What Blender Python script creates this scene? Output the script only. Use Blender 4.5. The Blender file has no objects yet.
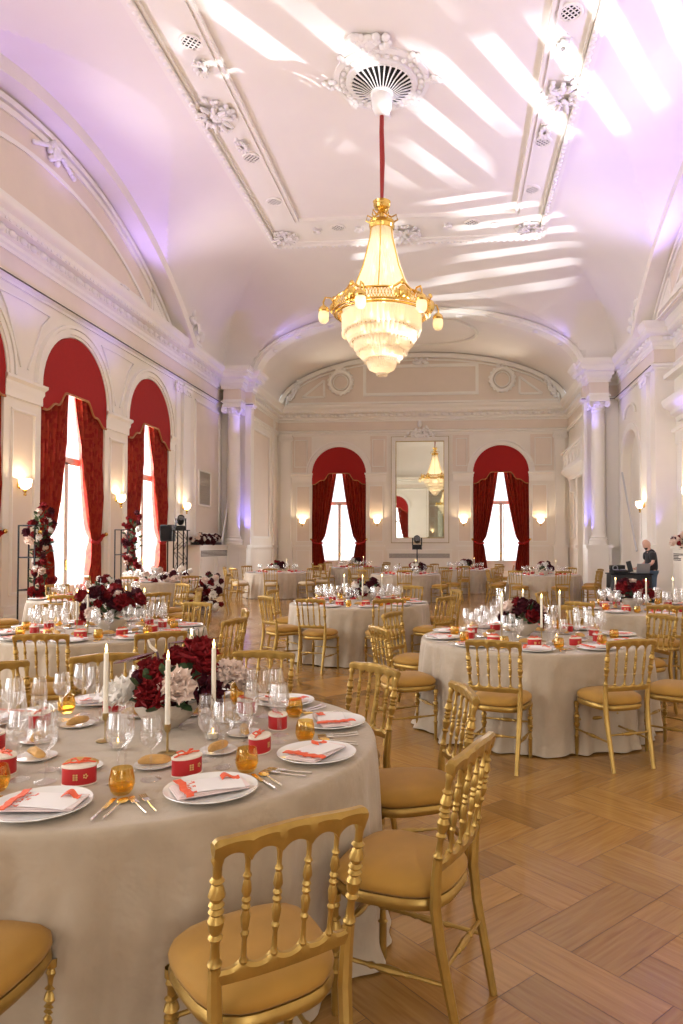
import bpy, math, random
from mathutils import Vector, Matrix, noise
random.seed(7)
S = bpy.context.scene
COL = S.collection
PI = math.pi
sin, cos = math.sin, math.cos
R = math.radians

# ------------------------------------------------------------------ materials
def nodes(m):
    m.use_nodes = True
    nt = m.node_tree
    return nt, nt.nodes, nt.links

def mat(name, col, rough=.5, metal=0., bump=0., bscale=40., var=0., vscale=6., sheen=0., coat=0., coords='Object', spec=.5, stretch=None):
    m = bpy.data.materials.new(name)
    nt, N, L = nodes(m)
    b = N['Principled BSDF']
    b.inputs['Base Color'].default_value = (*col, 1)
    b.inputs['Roughness'].default_value = rough
    b.inputs['Metallic'].default_value = metal
    b.inputs['Specular IOR Level'].default_value = spec
    if sheen: b.inputs['Sheen Weight'].default_value = sheen
    if coat: b.inputs['Coat Weight'].default_value = coat; b.inputs['Coat Roughness'].default_value = .15
    tc = N.new('ShaderNodeTexCoord')
    src = tc.outputs[coords]
    if stretch:
        mp = N.new('ShaderNodeMapping'); mp.inputs['Scale'].default_value = stretch
        L.new(src, mp.inputs['Vector']); src = mp.outputs['Vector']
    if var:
        n = N.new('ShaderNodeTexNoise'); n.inputs['Scale'].default_value = vscale; n.inputs['Detail'].default_value = 3
        L.new(src, n.inputs['Vector'])
        mr = N.new('ShaderNodeMapRange'); mr.inputs['From Min'].default_value = .3; mr.inputs['From Max'].default_value = .7
        mr.inputs['To Min'].default_value = 1 - var; mr.inputs['To Max'].default_value = 1 + var * .5
        L.new(n.outputs['Fac'], mr.inputs['Value'])
        mx = N.new('ShaderNodeMix'); mx.data_type = 'RGBA'; mx.blend_type = 'MULTIPLY'; mx.inputs['Factor'].default_value = 1
        mx.inputs['A'].default_value = (*col, 1)
        cb = N.new('ShaderNodeCombineColor')
        for k in range(3): L.new(mr.outputs['Result'], cb.inputs[k])
        L.new(cb.outputs['Color'], mx.inputs['B'])
        L.new(mx.outputs['Result'], b.inputs['Base Color'])
    if bump:
        n = N.new('ShaderNodeTexNoise'); n.inputs['Scale'].default_value = bscale; n.inputs['Detail'].default_value = 4
        L.new(src, n.inputs['Vector'])
        bp = N.new('ShaderNodeBump'); bp.inputs['Strength'].default_value = bump; bp.inputs['Distance'].default_value = .02
        L.new(n.outputs['Fac'], bp.inputs['Height']); L.new(bp.outputs['Normal'], b.inputs['Normal'])
    return m

def emit(name, col, s):
    m = bpy.data.materials.new(name); nt, N, L = nodes(m)
    b = N['Principled BSDF']; b.inputs['Base Color'].default_value = (*col, 1)
    b.inputs['Emission Color'].default_value = (*col, 1); b.inputs['Emission Strength'].default_value = s
    return m

def glassy(name, tint, lo, hi, rough=.03, glosscol=(1, 1, 1)):
    """thin glass: clear face on, mirror-like at grazing angles"""
    m = bpy.data.materials.new(name); nt, N, L = nodes(m)
    N.remove(N['Principled BSDF']); out = N['Material Output']
    t = N.new('ShaderNodeBsdfTransparent'); t.inputs['Color'].default_value = (*tint, 1)
    g = N.new('ShaderNodeBsdfGlossy'); g.inputs['Roughness'].default_value = rough; g.inputs['Color'].default_value = (*glosscol, 1)
    lw = N.new('ShaderNodeLayerWeight'); lw.inputs['Blend'].default_value = .35
    mr = N.new('ShaderNodeMapRange'); mr.inputs['To Min'].default_value = lo; mr.inputs['To Max'].default_value = hi
    L.new(lw.outputs['Facing'], mr.inputs['Value'])
    mx = N.new('ShaderNodeMixShader')
    L.new(mr.outputs['Result'], mx.inputs['Fac']); L.new(t.outputs[0], mx.inputs[1]); L.new(g.outputs[0], mx.inputs[2])
    L.new(mx.outputs[0], out.inputs['Surface'])
    return m

def translucent(name, col, fac, rough=.2, transp=0.):
    m = bpy.data.materials.new(name); nt, N, L = nodes(m)
    b = N['Principled BSDF']; out = N['Material Output']
    b.inputs['Base Color'].default_value = (*col, 1); b.inputs['Roughness'].default_value = rough
    t = N.new('ShaderNodeBsdfTranslucent'); t.inputs['Color'].default_value = (*col, 1)
    mx = N.new('ShaderNodeMixShader'); mx.inputs['Fac'].default_value = fac
    L.new(b.outputs[0], mx.inputs[1]); L.new(t.outputs[0], mx.inputs[2])
    last = mx
    if transp:
        tr = N.new('ShaderNodeBsdfTransparent')
        m2 = N.new('ShaderNodeMixShader'); m2.inputs['Fac'].default_value = transp
        L.new(mx.outputs[0], m2.inputs[1]); L.new(tr.outputs[0], m2.inputs[2]); last = m2
    L.new(last.outputs[0], out.inputs['Surface'])
    return m

def parquet_mat():
    m = bpy.data.materials.new('oak_parquet'); nt, N, L = nodes(m)
    b = N['Principled BSDF']
    uv = N.new('ShaderNodeUVMap'); uv.uv_map = 'UVMap'
    at = N.new('ShaderNodeAttribute'); at.attribute_name = 'tone'; at.attribute_type = 'GEOMETRY'
    mp = N.new('ShaderNodeMapping'); mp.inputs['Scale'].default_value = (2.2, 30, 1); L.new(uv.outputs[0], mp.inputs['Vector'])
    n = N.new('ShaderNodeTexNoise'); n.inputs['Scale'].default_value = 1.6; n.inputs['Detail'].default_value = 5; n.inputs['Distortion'].default_value = .5
    L.new(mp.outputs[0], n.inputs['Vector'])
    rp = N.new('ShaderNodeValToRGB')
    e = rp.color_ramp.elements
    e[0].position = .25; e[0].color = (.31, .150, .038, 1); e[1].position = .75; e[1].color = (.455, .250, .075, 1)
    L.new(n.outputs['Fac'], rp.inputs['Fac'])
    mx = N.new('ShaderNodeMix'); mx.data_type = 'RGBA'; mx.blend_type = 'MULTIPLY'; mx.inputs['Factor'].default_value = 1
    L.new(rp.outputs['Color'], mx.inputs['A']); L.new(at.outputs['Color'], mx.inputs['B'])
    L.new(mx.outputs['Result'], b.inputs['Base Color'])
    tc = N.new('ShaderNodeTexCoord')
    n2 = N.new('ShaderNodeTexNoise'); n2.inputs['Scale'].default_value = 1.3; n2.inputs['Detail'].default_value = 4
    L.new(tc.outputs['Object'], n2.inputs['Vector'])
    mr = N.new('ShaderNodeMapRange'); mr.inputs['From Min'].default_value = .3; mr.inputs['From Max'].default_value = .7
    mr.inputs['To Min'].default_value = .10; mr.inputs['To Max'].default_value = .24
    L.new(n2.outputs['Fac'], mr.inputs['Value']); L.new(mr.outputs['Result'], b.inputs['Roughness'])
    bp = N.new('ShaderNodeBump'); bp.inputs['Strength'].default_value = .05; bp.inputs['Distance'].default_value = .01
    L.new(n.outputs['Fac'], bp.inputs['Height']); L.new(bp.outputs[0], b.inputs['Normal'])
    return m

def fabric(name, col, rough=.8, sheen=.3, weave=400., bump=.25, var=.1, crumple=0.):
    m = mat(name, col, rough, sheen=sheen, var=var, vscale=9.)
    nt, N, L = nodes(m); b = N['Principled BSDF']
    tc = N.new('ShaderNodeTexCoord')
    n = N.new('ShaderNodeTexNoise'); n.inputs['Scale'].default_value = weave; n.inputs['Detail'].default_value = 2
    L.new(tc.outputs['Object'], n.inputs['Vector'])
    bp = N.new('ShaderNodeBump'); bp.inputs['Strength'].default_value = bump; bp.inputs['Distance'].default_value = .004
    L.new(n.outputs['Fac'], bp.inputs['Height'])
    last = bp
    if crumple:
        n2 = N.new('ShaderNodeTexNoise'); n2.inputs['Scale'].default_value = 4.5; n2.inputs['Detail'].default_value = 4; n2.inputs['Distortion'].default_value = .15
        L.new(tc.outputs['Object'], n2.inputs['Vector'])
        b2 = N.new('ShaderNodeBump'); b2.inputs['Strength'].default_value = crumple; b2.inputs['Distance'].default_value = .07
        L.new(n2.outputs['Fac'], b2.inputs['Height']); L.new(bp.outputs[0], b2.inputs['Normal']); last = b2
    L.new(last.outputs[0], b.inputs['Normal'])
    return m

def damask(name, c1, c2):
    m = mat(name, c1, .62, spec=.3)
    nt, N, L = nodes(m); b = N['Principled BSDF']
    tc = N.new('ShaderNodeTexCoord')
    v = N.new('ShaderNodeTexVoronoi'); v.inputs['Scale'].default_value = 7.; v.distance = 'CHEBYCHEV'
    n = N.new('ShaderNodeTexNoise'); n.inputs['Scale'].default_value = 9; n.inputs['Detail'].default_value = 3
    L.new(tc.outputs['Object'], n.inputs['Vector']); L.new(tc.outputs['Object'], v.inputs['Vector'])
    ad = N.new('ShaderNodeMath'); ad.operation = 'ADD'; L.new(v.outputs['Distance'], ad.inputs[0]); L.new(n.outputs['Fac'], ad.inputs[1])
    rp = N.new('ShaderNodeValToRGB'); e = rp.color_ramp.elements
    e[0].position = .78; e[0].color = (*c1, 1); e[1].position = .9; e[1].color = (*c2, 1)
    L.new(ad.outputs[0], rp.inputs['Fac']); L.new(rp.outputs['Color'], b.inputs['Base Color'])
    return m

def card_mat():
    m = mat('printed_card', (.86, .83, .82), .6)
    nt, N, L = nodes(m); b = N['Principled BSDF']
    tc = N.new('ShaderNodeTexCoord'); sp = N.new('ShaderNodeSeparateXYZ'); L.new(tc.outputs['Generated'], sp.inputs[0])
    n = N.new('ShaderNodeTexNoise'); n.inputs['Scale'].default_value = 45; L.new(tc.outputs['Object'], n.inputs['Vector'])
    g = N.new('ShaderNodeMath'); g.operation = 'GREATER_THAN'; g.inputs[1].default_value = .55; L.new(n.outputs['Fac'], g.inputs[0])
    l = N.new('ShaderNodeMath'); l.operation = 'LESS_THAN'; l.inputs[1].default_value = .22; L.new(sp.outputs['X'], l.inputs[0])
    mu = N.new('ShaderNodeMath'); mu.operation = 'MULTIPLY'; L.new(g.outputs[0], mu.inputs[0]); L.new(l.outputs[0], mu.inputs[1])
    mx = N.new('ShaderNodeMix'); mx.data_type = 'RGBA'; L.new(mu.outputs[0], mx.inputs['Factor'])
    mx.inputs['A'].default_value = (.86, .83, .82, 1); mx.inputs['B'].default_value = (.75, .13, .06, 1)
    L.new(mx.outputs['Result'], b.inputs['Base Color'])
    return m

WALL = mat('warm_ivory_plaster', (.90, .845, .745), .7, var=.03, vscale=1.2)
BLUSH = mat('blush_beige_plaster', (.82, .715, .60), .75, var=.03, vscale=1.5)
WHITE = mat('white_moulding_paint', (.92, .88, .80), .5)
CEIL = mat('matte_ceiling_plaster', (.90, .845, .79), .8, var=.02, vscale=.8)
STUCCO = mat('white_stucco', (.90, .87, .83), .6, bump=.4, bscale=18)
GOLD = mat('gold_paint', (.43, .27, .065), .36, metal=.6, var=.18, vscale=14, bump=.05, bscale=60)
BRASS = mat('polished_brass', (.80, .55, .16), .22, metal=1.)
SEAT = fabric('ochre_seat_fabric', (.42, .218, .029), .75, .1, 500, .2, .1)
PALESEAT = fabric('cream_seat_fabric', (.66, .53, .36), .8, .2, 500, .2, .06)
CLOTH = fabric('champagne_linen', (.47, .38, .275), .62, .25, 900, .3, .08, crumple=.4)
REDC = damask('red_damask', (.30, .011, .006), (.37, .034, .012))
REDV = fabric('red_valance_cloth', (.36, .007, .005), .85, .0, 300, .2, .05)
FRINGE = mat('bronze_fringe', (.40, .16, .05), .6)
CERAM = mat('white_ceramic', (.86, .85, .83), .16, coat=.5)
SAND = mat('sand_glazed_bowl', (.62, .54, .45), .5, bump=.2, bscale=90)
NAPK = fabric('pale_pink_linen', (.80, .66, .64), .8, .2, 500, .3, .05)
CARD = card_mat()
ORANGE = mat('orange_red_ribbon', (.80, .11, .035), .45)
REDBOX = mat('red_card_box', (.52, .018, .022), .45)
CREAM = mat('cream_lid', (.85, .76, .64), .6)
GOLDF = mat('gold_foil', (.85, .62, .25), .35, metal=.6)
BREAD = mat('baked_crust', (.70, .40, .12), .6, var=.35, vscale=14, bump=.4, bscale=60)
GLASS = glassy('clear_glass', (.97, .97, .97), .085, .36, .11, (1, 1, 1))
AMBER = glassy('amber_glass', (.96, .84, .50), .05, .4, .04, (1., .88, .6))
AMBERW = mat('amber_liquid', (.60, .30, .03), .1)
PANE = glassy('window_pane', (.98, .98, .98), .03, .4)
MIRROR = mat('mirror_silver', (.74, .77, .72), .015, metal=1.)
STEEL = mat('brushed_cutlery', (.86, .84, .82), .25, metal=.9)
BRONZE = mat('aged_brass', (.42, .31, .13), .35, metal=.9)
WAX = mat('ivory_wax', (.88, .82, .68), .4)
FLAME = emit('candle_flame', (1., .62, .20), 14.)
BULB = emit('warm_bulb', (1., .76, .45), 4.)
CRYSTAL = translucent('crystal_strands', (1., .92, .78), .5, .12, .10)
SHADE = translucent('frosted_glass_shade', (1., .90, .72), .75, .3)
DRED = mat('deep_red_petal', (.22, .006, .010), .7, var=.3, vscale=30, spec=.25)
BURG = mat('burgundy_petal', (.065, .004, .012), .7, var=.3, vscale=30, spec=.25)
BLUSHP = mat('blush_petal', (.90, .72, .62), .6, var=.1, vscale=30)
WHITEP = mat('white_petal', (.95, .90, .84), .6, var=.06, vscale=30)
LEAFM = mat('dark_leaf', (.05, .09, .035), .45, var=.3, vscale=20)
ANTH = mat('maroon_anthurium', (.10, .02, .03), .22, coat=.4)
ROPE = mat('red_cord_sleeve', (.33, .02, .015), .6, bump=.5, bscale=60)
BLACK = mat('black_metal', (.012, .013, .015), .6, spec=.2)
BLACKP = mat('black_plastic', (.016, .016, .018), .45, spec=.3)
GREYP = mat('grey_laptop_shell', (.35, .37, .40), .35, metal=.5)
ALU = mat('aluminium_tube', (.65, .65, .66), .3, metal=.9)
SKIN = mat('skin', (.70, .42, .31), .5)
BEARD = mat('dark_beard', (.05, .035, .025), .8)
TSHIRT = fabric('black_tshirt', (.018, .018, .02), .85, .1)
JEANS = fabric('blue_jeans', (.09, .15, .24), .85, .1)
VENTM = mat('dark_vent_gap', (.02, .018, .016), .9, spec=.1)
GRILLE = mat('grey_grille', (.52, .47, .40), .5)
FLOORM = parquet_mat()
DARKLINE = mat('dark_cable', (.10, .08, .04), .6)
LEDM = mat('white_fixture_housing', (.75, .75, .75), .4)

# ------------------------------------------------------------------ mesh builder
class MB:
    def __init__(s): s.v = []; s.f = []
    def add(s, vs, fs, M=None):
        o = len(s.v)
        if M is not None: vs = [tuple(M @ Vector(p)) for p in vs]
        s.v += [tuple(p) for p in vs]; s.f += [tuple(i + o for i in f) for f in fs]; return s
    def merge(s, other, M=None): return s.add(other.v, other.f, M)
    def box(s, x0, x1, y0, y1, z0, z1, M=None):
        v = [(x0, y0, z0), (x1, y0, z0), (x1, y1, z0), (x0, y1, z0), (x0, y0, z1), (x1, y0, z1), (x1, y1, z1), (x0, y1, z1)]
        return s.add(v, [(0, 3, 2, 1), (4, 5, 6, 7), (0, 1, 5, 4), (1, 2, 6, 5), (2, 3, 7, 6), (3, 0, 4, 7)], M)
    def bbox(s, x0, x1, y0, y1, z0, z1, b=.004, M=None):
        """box with chamfered edges"""
        v = []; 
        for z, i in ((z0, b), (z0 + b, 0), (z1 - b, 0), (z1, b)):
            v += [(x0 + i + b, y0 + i, z), (x1 - i - b, y0 + i, z), (x1 - i, y0 + i + b, z), (x1 - i, y1 - i - b, z), (x1 - i - b, y1 - i, z), (x0 + i + b, y1 - i, z), (x0 + i, y1 - i - b, z), (x0 + i, y0 + i + b, z)]
        f = [tuple(range(7, -1, -1)), tuple(range(24, 32))]
        for k in range(3):
            for j in range(8): f.append((k * 8 + j, k * 8 + (j + 1) % 8, k * 8 + 8 + (j + 1) % 8, k * 8 + 8 + j))
        return s.add(v, f, M)
    def lathe(s, prof, n=16, M=None, a0=0., a1=2 * PI, sx=1., sy=1.):
        full = abs(a1 - a0 - 2 * PI) < 1e-6
        m = n if full else n + 1
        v = [(r * cos(a0 + (a1 - a0) * j / n) * sx, r * sin(a0 + (a1 - a0) * j / n) * sy, z) for r, z in prof for j in range(m)]
        f = []
        for i in range(len(prof) - 1):
            for j in range(n):
                k = (j + 1) % m if full else j + 1
                f.append((i * m + j, i * m + k, (i + 1) * m + k, (i + 1) * m + j))
        return s.add(v, f, M)
    def rings(s, rings, cap=True, closed=True):
        n = len(rings[0]); v = [p for r in rings for p in r]; f = []
        for i in range(len(rings) - 1):
            for j in range(n if closed else n - 1):
                k = (j + 1) % n; f.append((i * n + j, i * n + k, (i + 1) * n + k, (i + 1) * n + j))
        if cap: f.append(tuple(range(n - 1, -1, -1))); f.append(tuple((len(rings) - 1) * n + j for j in range(n)))
        return s.add(v, f)
    def tube(s, pts, rad, n=8, M=None, cap=True):
        pts = [Vector(p) for p in pts]; rr = rad if isinstance(rad, (list, tuple)) else [rad] * len(pts)
        rg = []; up = None
        for i, p in enumerate(pts):
            d = (pts[min(i + 1, len(pts) - 1)] - pts[max(i - 1, 0)]).normalized()
            if up is None: up = Vector((0, 0, 1)) if abs(d.z) < .9 else Vector((1, 0, 0))
            a = d.cross(up).normalized(); up = a.cross(d).normalized()
            rg.append([tuple(p + (a * cos(2 * PI * j / n) + up * sin(2 * PI * j / n)) * rr[i]) for j in range(n)])
        t = MB(); t.rings(rg, cap); return s.merge(t, M)
    def ell(s, c, r, n=12, m=8, M=None, nz=0.):
        v = []; f = []
        for i in range(m + 1):
            t = PI * i / m
            for j in range(n):
                p = 2 * PI * j / n; q = Vector((sin(t) * cos(p), sin(t) * sin(p), cos(t)))
                k = 1 + nz * noise.noise(Vector(c) * 3.1 + q * 1.7)
                v.append((c[0] + r[0] * q.x * k, c[1] + r[1] * q.y * k, c[2] + r[2] * q.z * k))
        for i in range(m):
            for j in range(n): f.append((i * n + j, (i + 1) * n + j, (i + 1) * n + (j + 1) % n, i * n + (j + 1) % n))
        return s.add(v, f, M)
    def torus(s, R_, r, n=24, m=8, M=None, sx=1., sy=1.):
        v = []; f = []
        for i in range(n):
            a = 2 * PI * i / n
            for j in range(m):
                b = 2 * PI * j / m; q = R_ + r * cos(b); v.append((q * cos(a) * sx, q * sin(a) * sy, r * sin(b)))
        for i in range(n):
            for j in range(m): f.append((i * m + j, ((i + 1) % n) * m + j, ((i + 1) % n) * m + (j + 1) % m, i * m + (j + 1) % m))
        return s.add(v, f, M)
    def prism(s, poly, ax, a, b, M=None):
        """extrude 2-d polygon; ax: plane map function (p, t) -> 3-d"""
        n = len(poly); v = [ax(p, a) for p in poly] + [ax(p, b) for p in poly]
        f = [tuple(range(n - 1, -1, -1)), tuple(range(n, 2 * n))] + [(i, (i + 1) % n, n + (i + 1) % n, n + i) for i in range(n)]
        return s.add(v, f, M)
    def mesh(s, name, m, sharp=35):
        me = bpy.data.meshes.new(name); me.from_pydata(s.v, [], s.f); me.update()
        me.materials.append(m)
        if sharp:
            me.polygons.foreach_set('use_smooth', [True] * len(me.polygons))
            me.set_sharp_from_angle(angle=R(sharp))
        return me
    def build(s, name, m, parent=None, sharp=35, fix=True):
        me = s.mesh(name, m, 0)
        if fix:
            import bmesh
            bm = bmesh.new(); bm.from_mesh(me); bmesh.ops.remove_doubles(bm, verts=bm.verts, dist=1e-6)
            bmesh.ops.recalc_face_normals(bm, faces=bm.faces); bm.to_mesh(me); bm.free()
        if sharp:
            me.polygons.foreach_set('use_smooth', [True] * len(me.polygons)); me.set_sharp_from_angle(angle=R(sharp))
        o = bpy.data.objects.new(name, me); COL.objects.link(o)
        if parent is not None: o.parent = parent
        return o

def tag(o, label, cat, group=None, kind=None):
    o['label'] = label; o['category'] = cat
    if group: o['group'] = group
    if kind: o['kind'] = kind
    return o
def struct(o): o['kind'] = 'structure'; return o
def thing(name, label, cat, loc=(0, 0, 0), rz=0, group=None):
    o = bpy.data.objects.new(name, None); o.empty_display_size = .1; COL.objects.link(o)
    o.location = loc; o.rotation_euler = (0, 0, rz); return tag(o, label, cat, group)
def tree_list(o):
    return [(c, tree_list(c)) for c in o.children]
def proto(root): return (root, tree_list(root))
def _copy(o, kids, parent):
    c = o.copy(); COL.objects.link(c)
    if parent is not None: c.parent = parent
    for k, kk in kids: _copy(k, kk, c)
    return c
class Proto:
    """first place() moves the original, later ones copy it with its parts"""
    def __init__(s, root): s.root = root; s.tree = tree_list(root); s.used = False
    def place(s, loc, rz=0., label=None, group=None, cat=None, scale=None, rot=None):
        o = s.root if not s.used else _copy(s.root, s.tree, None)
        s.used = True
        o.location = loc; o.rotation_euler = rot if rot else (0, 0, rz)
        if scale: o.scale = (scale,) * 3 if not isinstance(scale, tuple) else scale
        if label: o['label'] = label
        if group: o['group'] = group
        elif 'group' in o and s.used and group is None: del o['group']
        if cat: o['category'] = cat
        return o

# ------------------------------------------------------------------ room numbers (metres, camera at 0,0,1.6; room runs along +Y)
XL, XR, X0 = -9.12, 6.12, -1.5
YP, YF, YB = 27.0, 34.0, -8.0        # pier plane, end wall, back wall
XFL, XFR = -8.7, 5.4                 # end room side walls
ZL, ZC, ZT = 7.08, 8.35, 11.3        # ledge, cornice top, ceiling
YM = 15.15
PXL, PXR = -7.95, 4.85               # inner edges of the piers

class Fr:
    def __init__(s, o, u, n): s.o = o; s.u = u; s.n = n
    def p(s, u, z, n=0.): return (s.o[0] + s.u[0] * u + s.n[0] * n, s.o[1] + s.u[1] * u + s.n[1] * n, z)
    def box(s, mb, u0, u1, z0, z1, n0, n1):
        mb.prism([(u0, z0), (u1, z0), (u1, z1), (u0, z1)], lambda q, t: s.p(q[0], q[1], t), n0, n1)
    def poly(s, mb, pts, n0, n1): mb.prism(pts, lambda q, t: s.p(q[0], q[1], t), n0, n1)
    def arch(s, mb, c, zc, r0, r1, n0, n1, k=24, a0=0., a1=PI, ey=1.):
        rg = []
        for i in range(k + 1):
            a = a0 + (a1 - a0) * i / k
            rg.append([s.p(c + q * cos(a), zc + q * sin(a) * ey, n) for q, n in ((r0, n0), (r0, n1), (r1, n1), (r1, n0))])
        mb.rings(rg)
    def arcband(s, mb, f0, f1, u0, u1, n0, n1, k=40):
        """band between curves f0(u) and f1(u) (2-d points), param 0..1"""
        rg = []
        for i in range(k + 1):
            t = i / k; a = f0(t); b = f1(t)
            rg.append([s.p(a[0], a[1], n0), s.p(a[0], a[1], n1), s.p(b[0], b[1], n1), s.p(b[0], b[1], n0)])
        mb.rings(rg)
    def panel(s, mb, u0, u1, z0, z1, w=.07, d=.03):
        for a, b, c, e in ((u0, u1, z0, z0 + w), (u0, u1, z1 - w, z1), (u0, u0 + w, z0 + w, z1 - w), (u1 - w, u1, z0 + w, z1 - w)):
            s.box(mb, a, b, c, e, 0, d)
            w2 = w * .28
            if b - a > e - c: s.box(mb, a, b, (c + e) / 2 - w2, (c + e) / 2 + w2, d, d * 1.7)
            else: s.box(mb, (a + b) / 2 - w2, (a + b) / 2 + w2, c, e, d, d * 1.7)

FL = Fr((XL, 0), (0, 1), (1, 0)); FRr = Fr((XR, 0), (0, 1), (-1, 0)); FF = Fr((0, YF), (1, 0), (0, -1)); FB = Fr((0, YB), (1, 0), (0, 1))
FRN = Fr((6.75, 0), (0, 1), (-1, 0)); FP = Fr((0, YP), (1, 0), (0, -1)); FSL = Fr((XFL, 0), (0, 1), (1, 0)); FSR = Fr((XFR, 0), (0, 1), (-1, 0))

def wall_with_arches(mb, fr, u0, u1, z1, wins, depth=.35, z0=0.):
    """flat wall u0..u1 with arched openings (c, r, spring, sill), with reveals of DEPTH going out of the room"""
    def quad(a, b, c, d): mb.add([fr.p(a, c), fr.p(b, c), fr.p(b, d), fr.p(a, d)], [(0, 1, 2, 3)])
    x = u0
    for c, r, sp, sill in sorted(wins):
        quad(x, c - r, z0, z1); x = c + r
        if sill > z0: quad(c - r, c + r, z0, sill)
        K = 28
        pts = [(c - r * cos(PI * i / K), sp + r * sin(PI * i / K)) for i in range(K + 1)]
        for (a, za), (b, zb) in zip(pts, pts[1:]):
            mb.add([fr.p(a, za), fr.p(b, zb), fr.p(b, z1), fr.p(a, z1)], [(0, 1, 2, 3)])
        rev = [(c - r, sill)] + pts + [(c + r, sill)]
        for (a, za), (b, zb) in zip(rev, rev[1:]):
            mb.add([fr.p(a, za), fr.p(b, zb), fr.p(b, zb, -depth), fr.p(a, za, -depth)], [(0, 1, 2, 3)])
        mb.add([fr.p(c - r, sill), fr.p(c + r, sill), fr.p(c + r, sill, -depth), fr.p(c - r, sill, -depth)], [(0, 1, 2, 3)])
    quad(x, u1, z0, z1)

def sweep(mb, path, prof):
    """profile (n, z) carried along a plan path with mitred corners; room lies to the right of the path direction"""
    P = [Vector(p) for p in path]; rg = []
    for i, p in enumerate(P):
        d0 = (P[i] - P[i - 1]).normalized() if i > 0 else (P[1] - P[0]).normalized()
        d1 = (P[i + 1] - P[i]).normalized() if i < len(P) - 1 else d0
        n0 = Vector((d0.y, -d0.x)); n1 = Vector((d1.y, -d1.x)); b = (n0 + n1); k = b.length
        b = b / k; sc = 1 / max(.3, b.dot(n0))
        rg.append([(p.x + b.x * n * sc, p.y + b.y * n * sc, z) for n, z in prof])
    mb.rings(rg)
def sweep_dist(path, step):
    out = []
    for a, b in zip(path, path[1:]):
        a = Vector(a); b = Vector(b); L = (b - a).length; d = (b - a) / L; n = max(1, int(L / step))
        for i in range(n): out.append((a + d * (i + .5) * L / n, d))
    return out

WINL = [(c, 1.43, 5.12, .12) for c in (-4.5, -.35, 3.8, 7.95, 12.1, 16.25, 20.4)]
WINF = [(-5.64, 1.33, 5.05, .35), (2.2, 1.33, 5.05, .35)]
ROOM_L = [(XL, YB), (XL, YP), (PXL, YP), (PXL, YP + .35), (XFL, YP + .35), (XFL, YF)]
ROOM_R = [(XFR, YF), (XFR, YP + .35), (PXR, YP + .35), (PXR, YP), (XR, YP), (XR, 22.1), (6.75, 22.1), (6.75, YB)]

# ------------------------------------------------------------------ floor: oak boards laid on the diagonal
def build_floor():
    u = .213; c45 = cos(PI / 4)
    v = []; f = []; uvs = []; tones = []
    rnd = random.Random(3)
    rect = []
    cells = {}
    # herringbone of double planks 3 x 2 units, each split into one long board and short blocks
    def add_rect(a, b, w, h, alongx, tone):
        rect.append((a, b, w, h, alongx, tone))
    L_, W_ = 3, 2
    for i in range(-80, 81):
        for j in range(-50, 51):
            # lattice vectors (2,-2)... and (3,3): horizontal plank at origin, vertical plank beside it
            ox = i * W_ + j * L_; oy = -i * W_ + j * L_
            cx, cy = (ox + 1.5) * u, (oy + 1.) * u
            wx, wy = (cx * c45 - cy * c45), (cx * c45 + cy * c45)
            if not (-11 < wx < 9 and -9.5 < wy < 36): continue
            for (bx, by, w, h, al) in ((ox, oy, L_, W_, True), (ox + 1, oy + 2, W_, L_, False)):
                side = rnd.random() < .5
                if al:
                    ra, rb = (by, by + 1) if side else (by + 1, by)
                    add_rect(bx, ra, 3, 1, True, rnd.uniform(.82, 1.2))
                    k = rnd.choice((1, 2, 0))
                    if k == 0: add_rect(bx, rb, 3, 1, True, rnd.uniform(.86, 1.12))
                    else:
                        add_rect(bx, rb, k, 1, True, rnd.uniform(.68, 1.12)); add_rect(bx + k, rb, 3 - k, 1, True, rnd.uniform(.68, 1.12))
                else:
                    ra, rb = (bx, bx + 1) if side else (bx + 1, bx)
                    add_rect(ra, by, 1, 3, False, rnd.uniform(.82, 1.2))
                    k = rnd.choice((1, 2, 0))
                    if k == 0: add_rect(rb, by, 1, 3, False, rnd.uniform(.86, 1.12))
                    else:
                        add_rect(rb, by, 1, k, False, rnd.uniform(.68, 1.12)); add_rect(rb, by + k, 1, 3 - k, False, rnd.uniform(.68, 1.12))
    g = .0013
    for a, b, w, h, al, tone in rect:
        x0, x1, y0, y1 = a * u + g, (a + w) * u - g, b * u + g, (b + h) * u - g
        o = len(v)
        for x, y in ((x0, y0), (x1, y0), (x1, y1), (x0, y1)):
            v.append((x * c45 - y * c45, x * c45 + y * c45, 0.))
        f.append((o, o + 1, o + 2, o + 3))
        ru = rnd.uniform(0, 50); W, H = x1 - x0, y1 - y0
        if al: uvs += [(ru, ru), (ru + W, ru), (ru + W, ru + H), (ru, ru + H)]
        else: uvs += [(ru, ru), (ru, ru + W), (ru + H, ru + W), (ru + H, ru)]
        wr = rnd.uniform(-.03, .03)
        tones += [(tone, tone * (1 + wr), tone * (1 + 2 * wr), 1)] * 4
    me = bpy.data.meshes.new('floor'); me.from_pydata(v, [], f)
    uvl = me.uv_layers.new(name='UVMap'); uvl.data.foreach_set('uv', [q for p in uvs for q in p])
    ca = me.color_attributes.new('tone', 'FLOAT_COLOR', 'CORNER'); ca.data.foreach_set('color', [q for p in tones for q in p])
    me.materials.append(FLOORM)
    o = bpy.data.objects.new('floor', me); COL.objects.link(o); struct(o)
    mb = MB(); mb.box(-12, 10, -10, 37, -.12, -.002)
    s = mb.build('floor', DARKGAP); struct(s)
DARKGAP = mat('dark_board_gap', (.10, .05, .02), .8)
build_floor()

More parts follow.
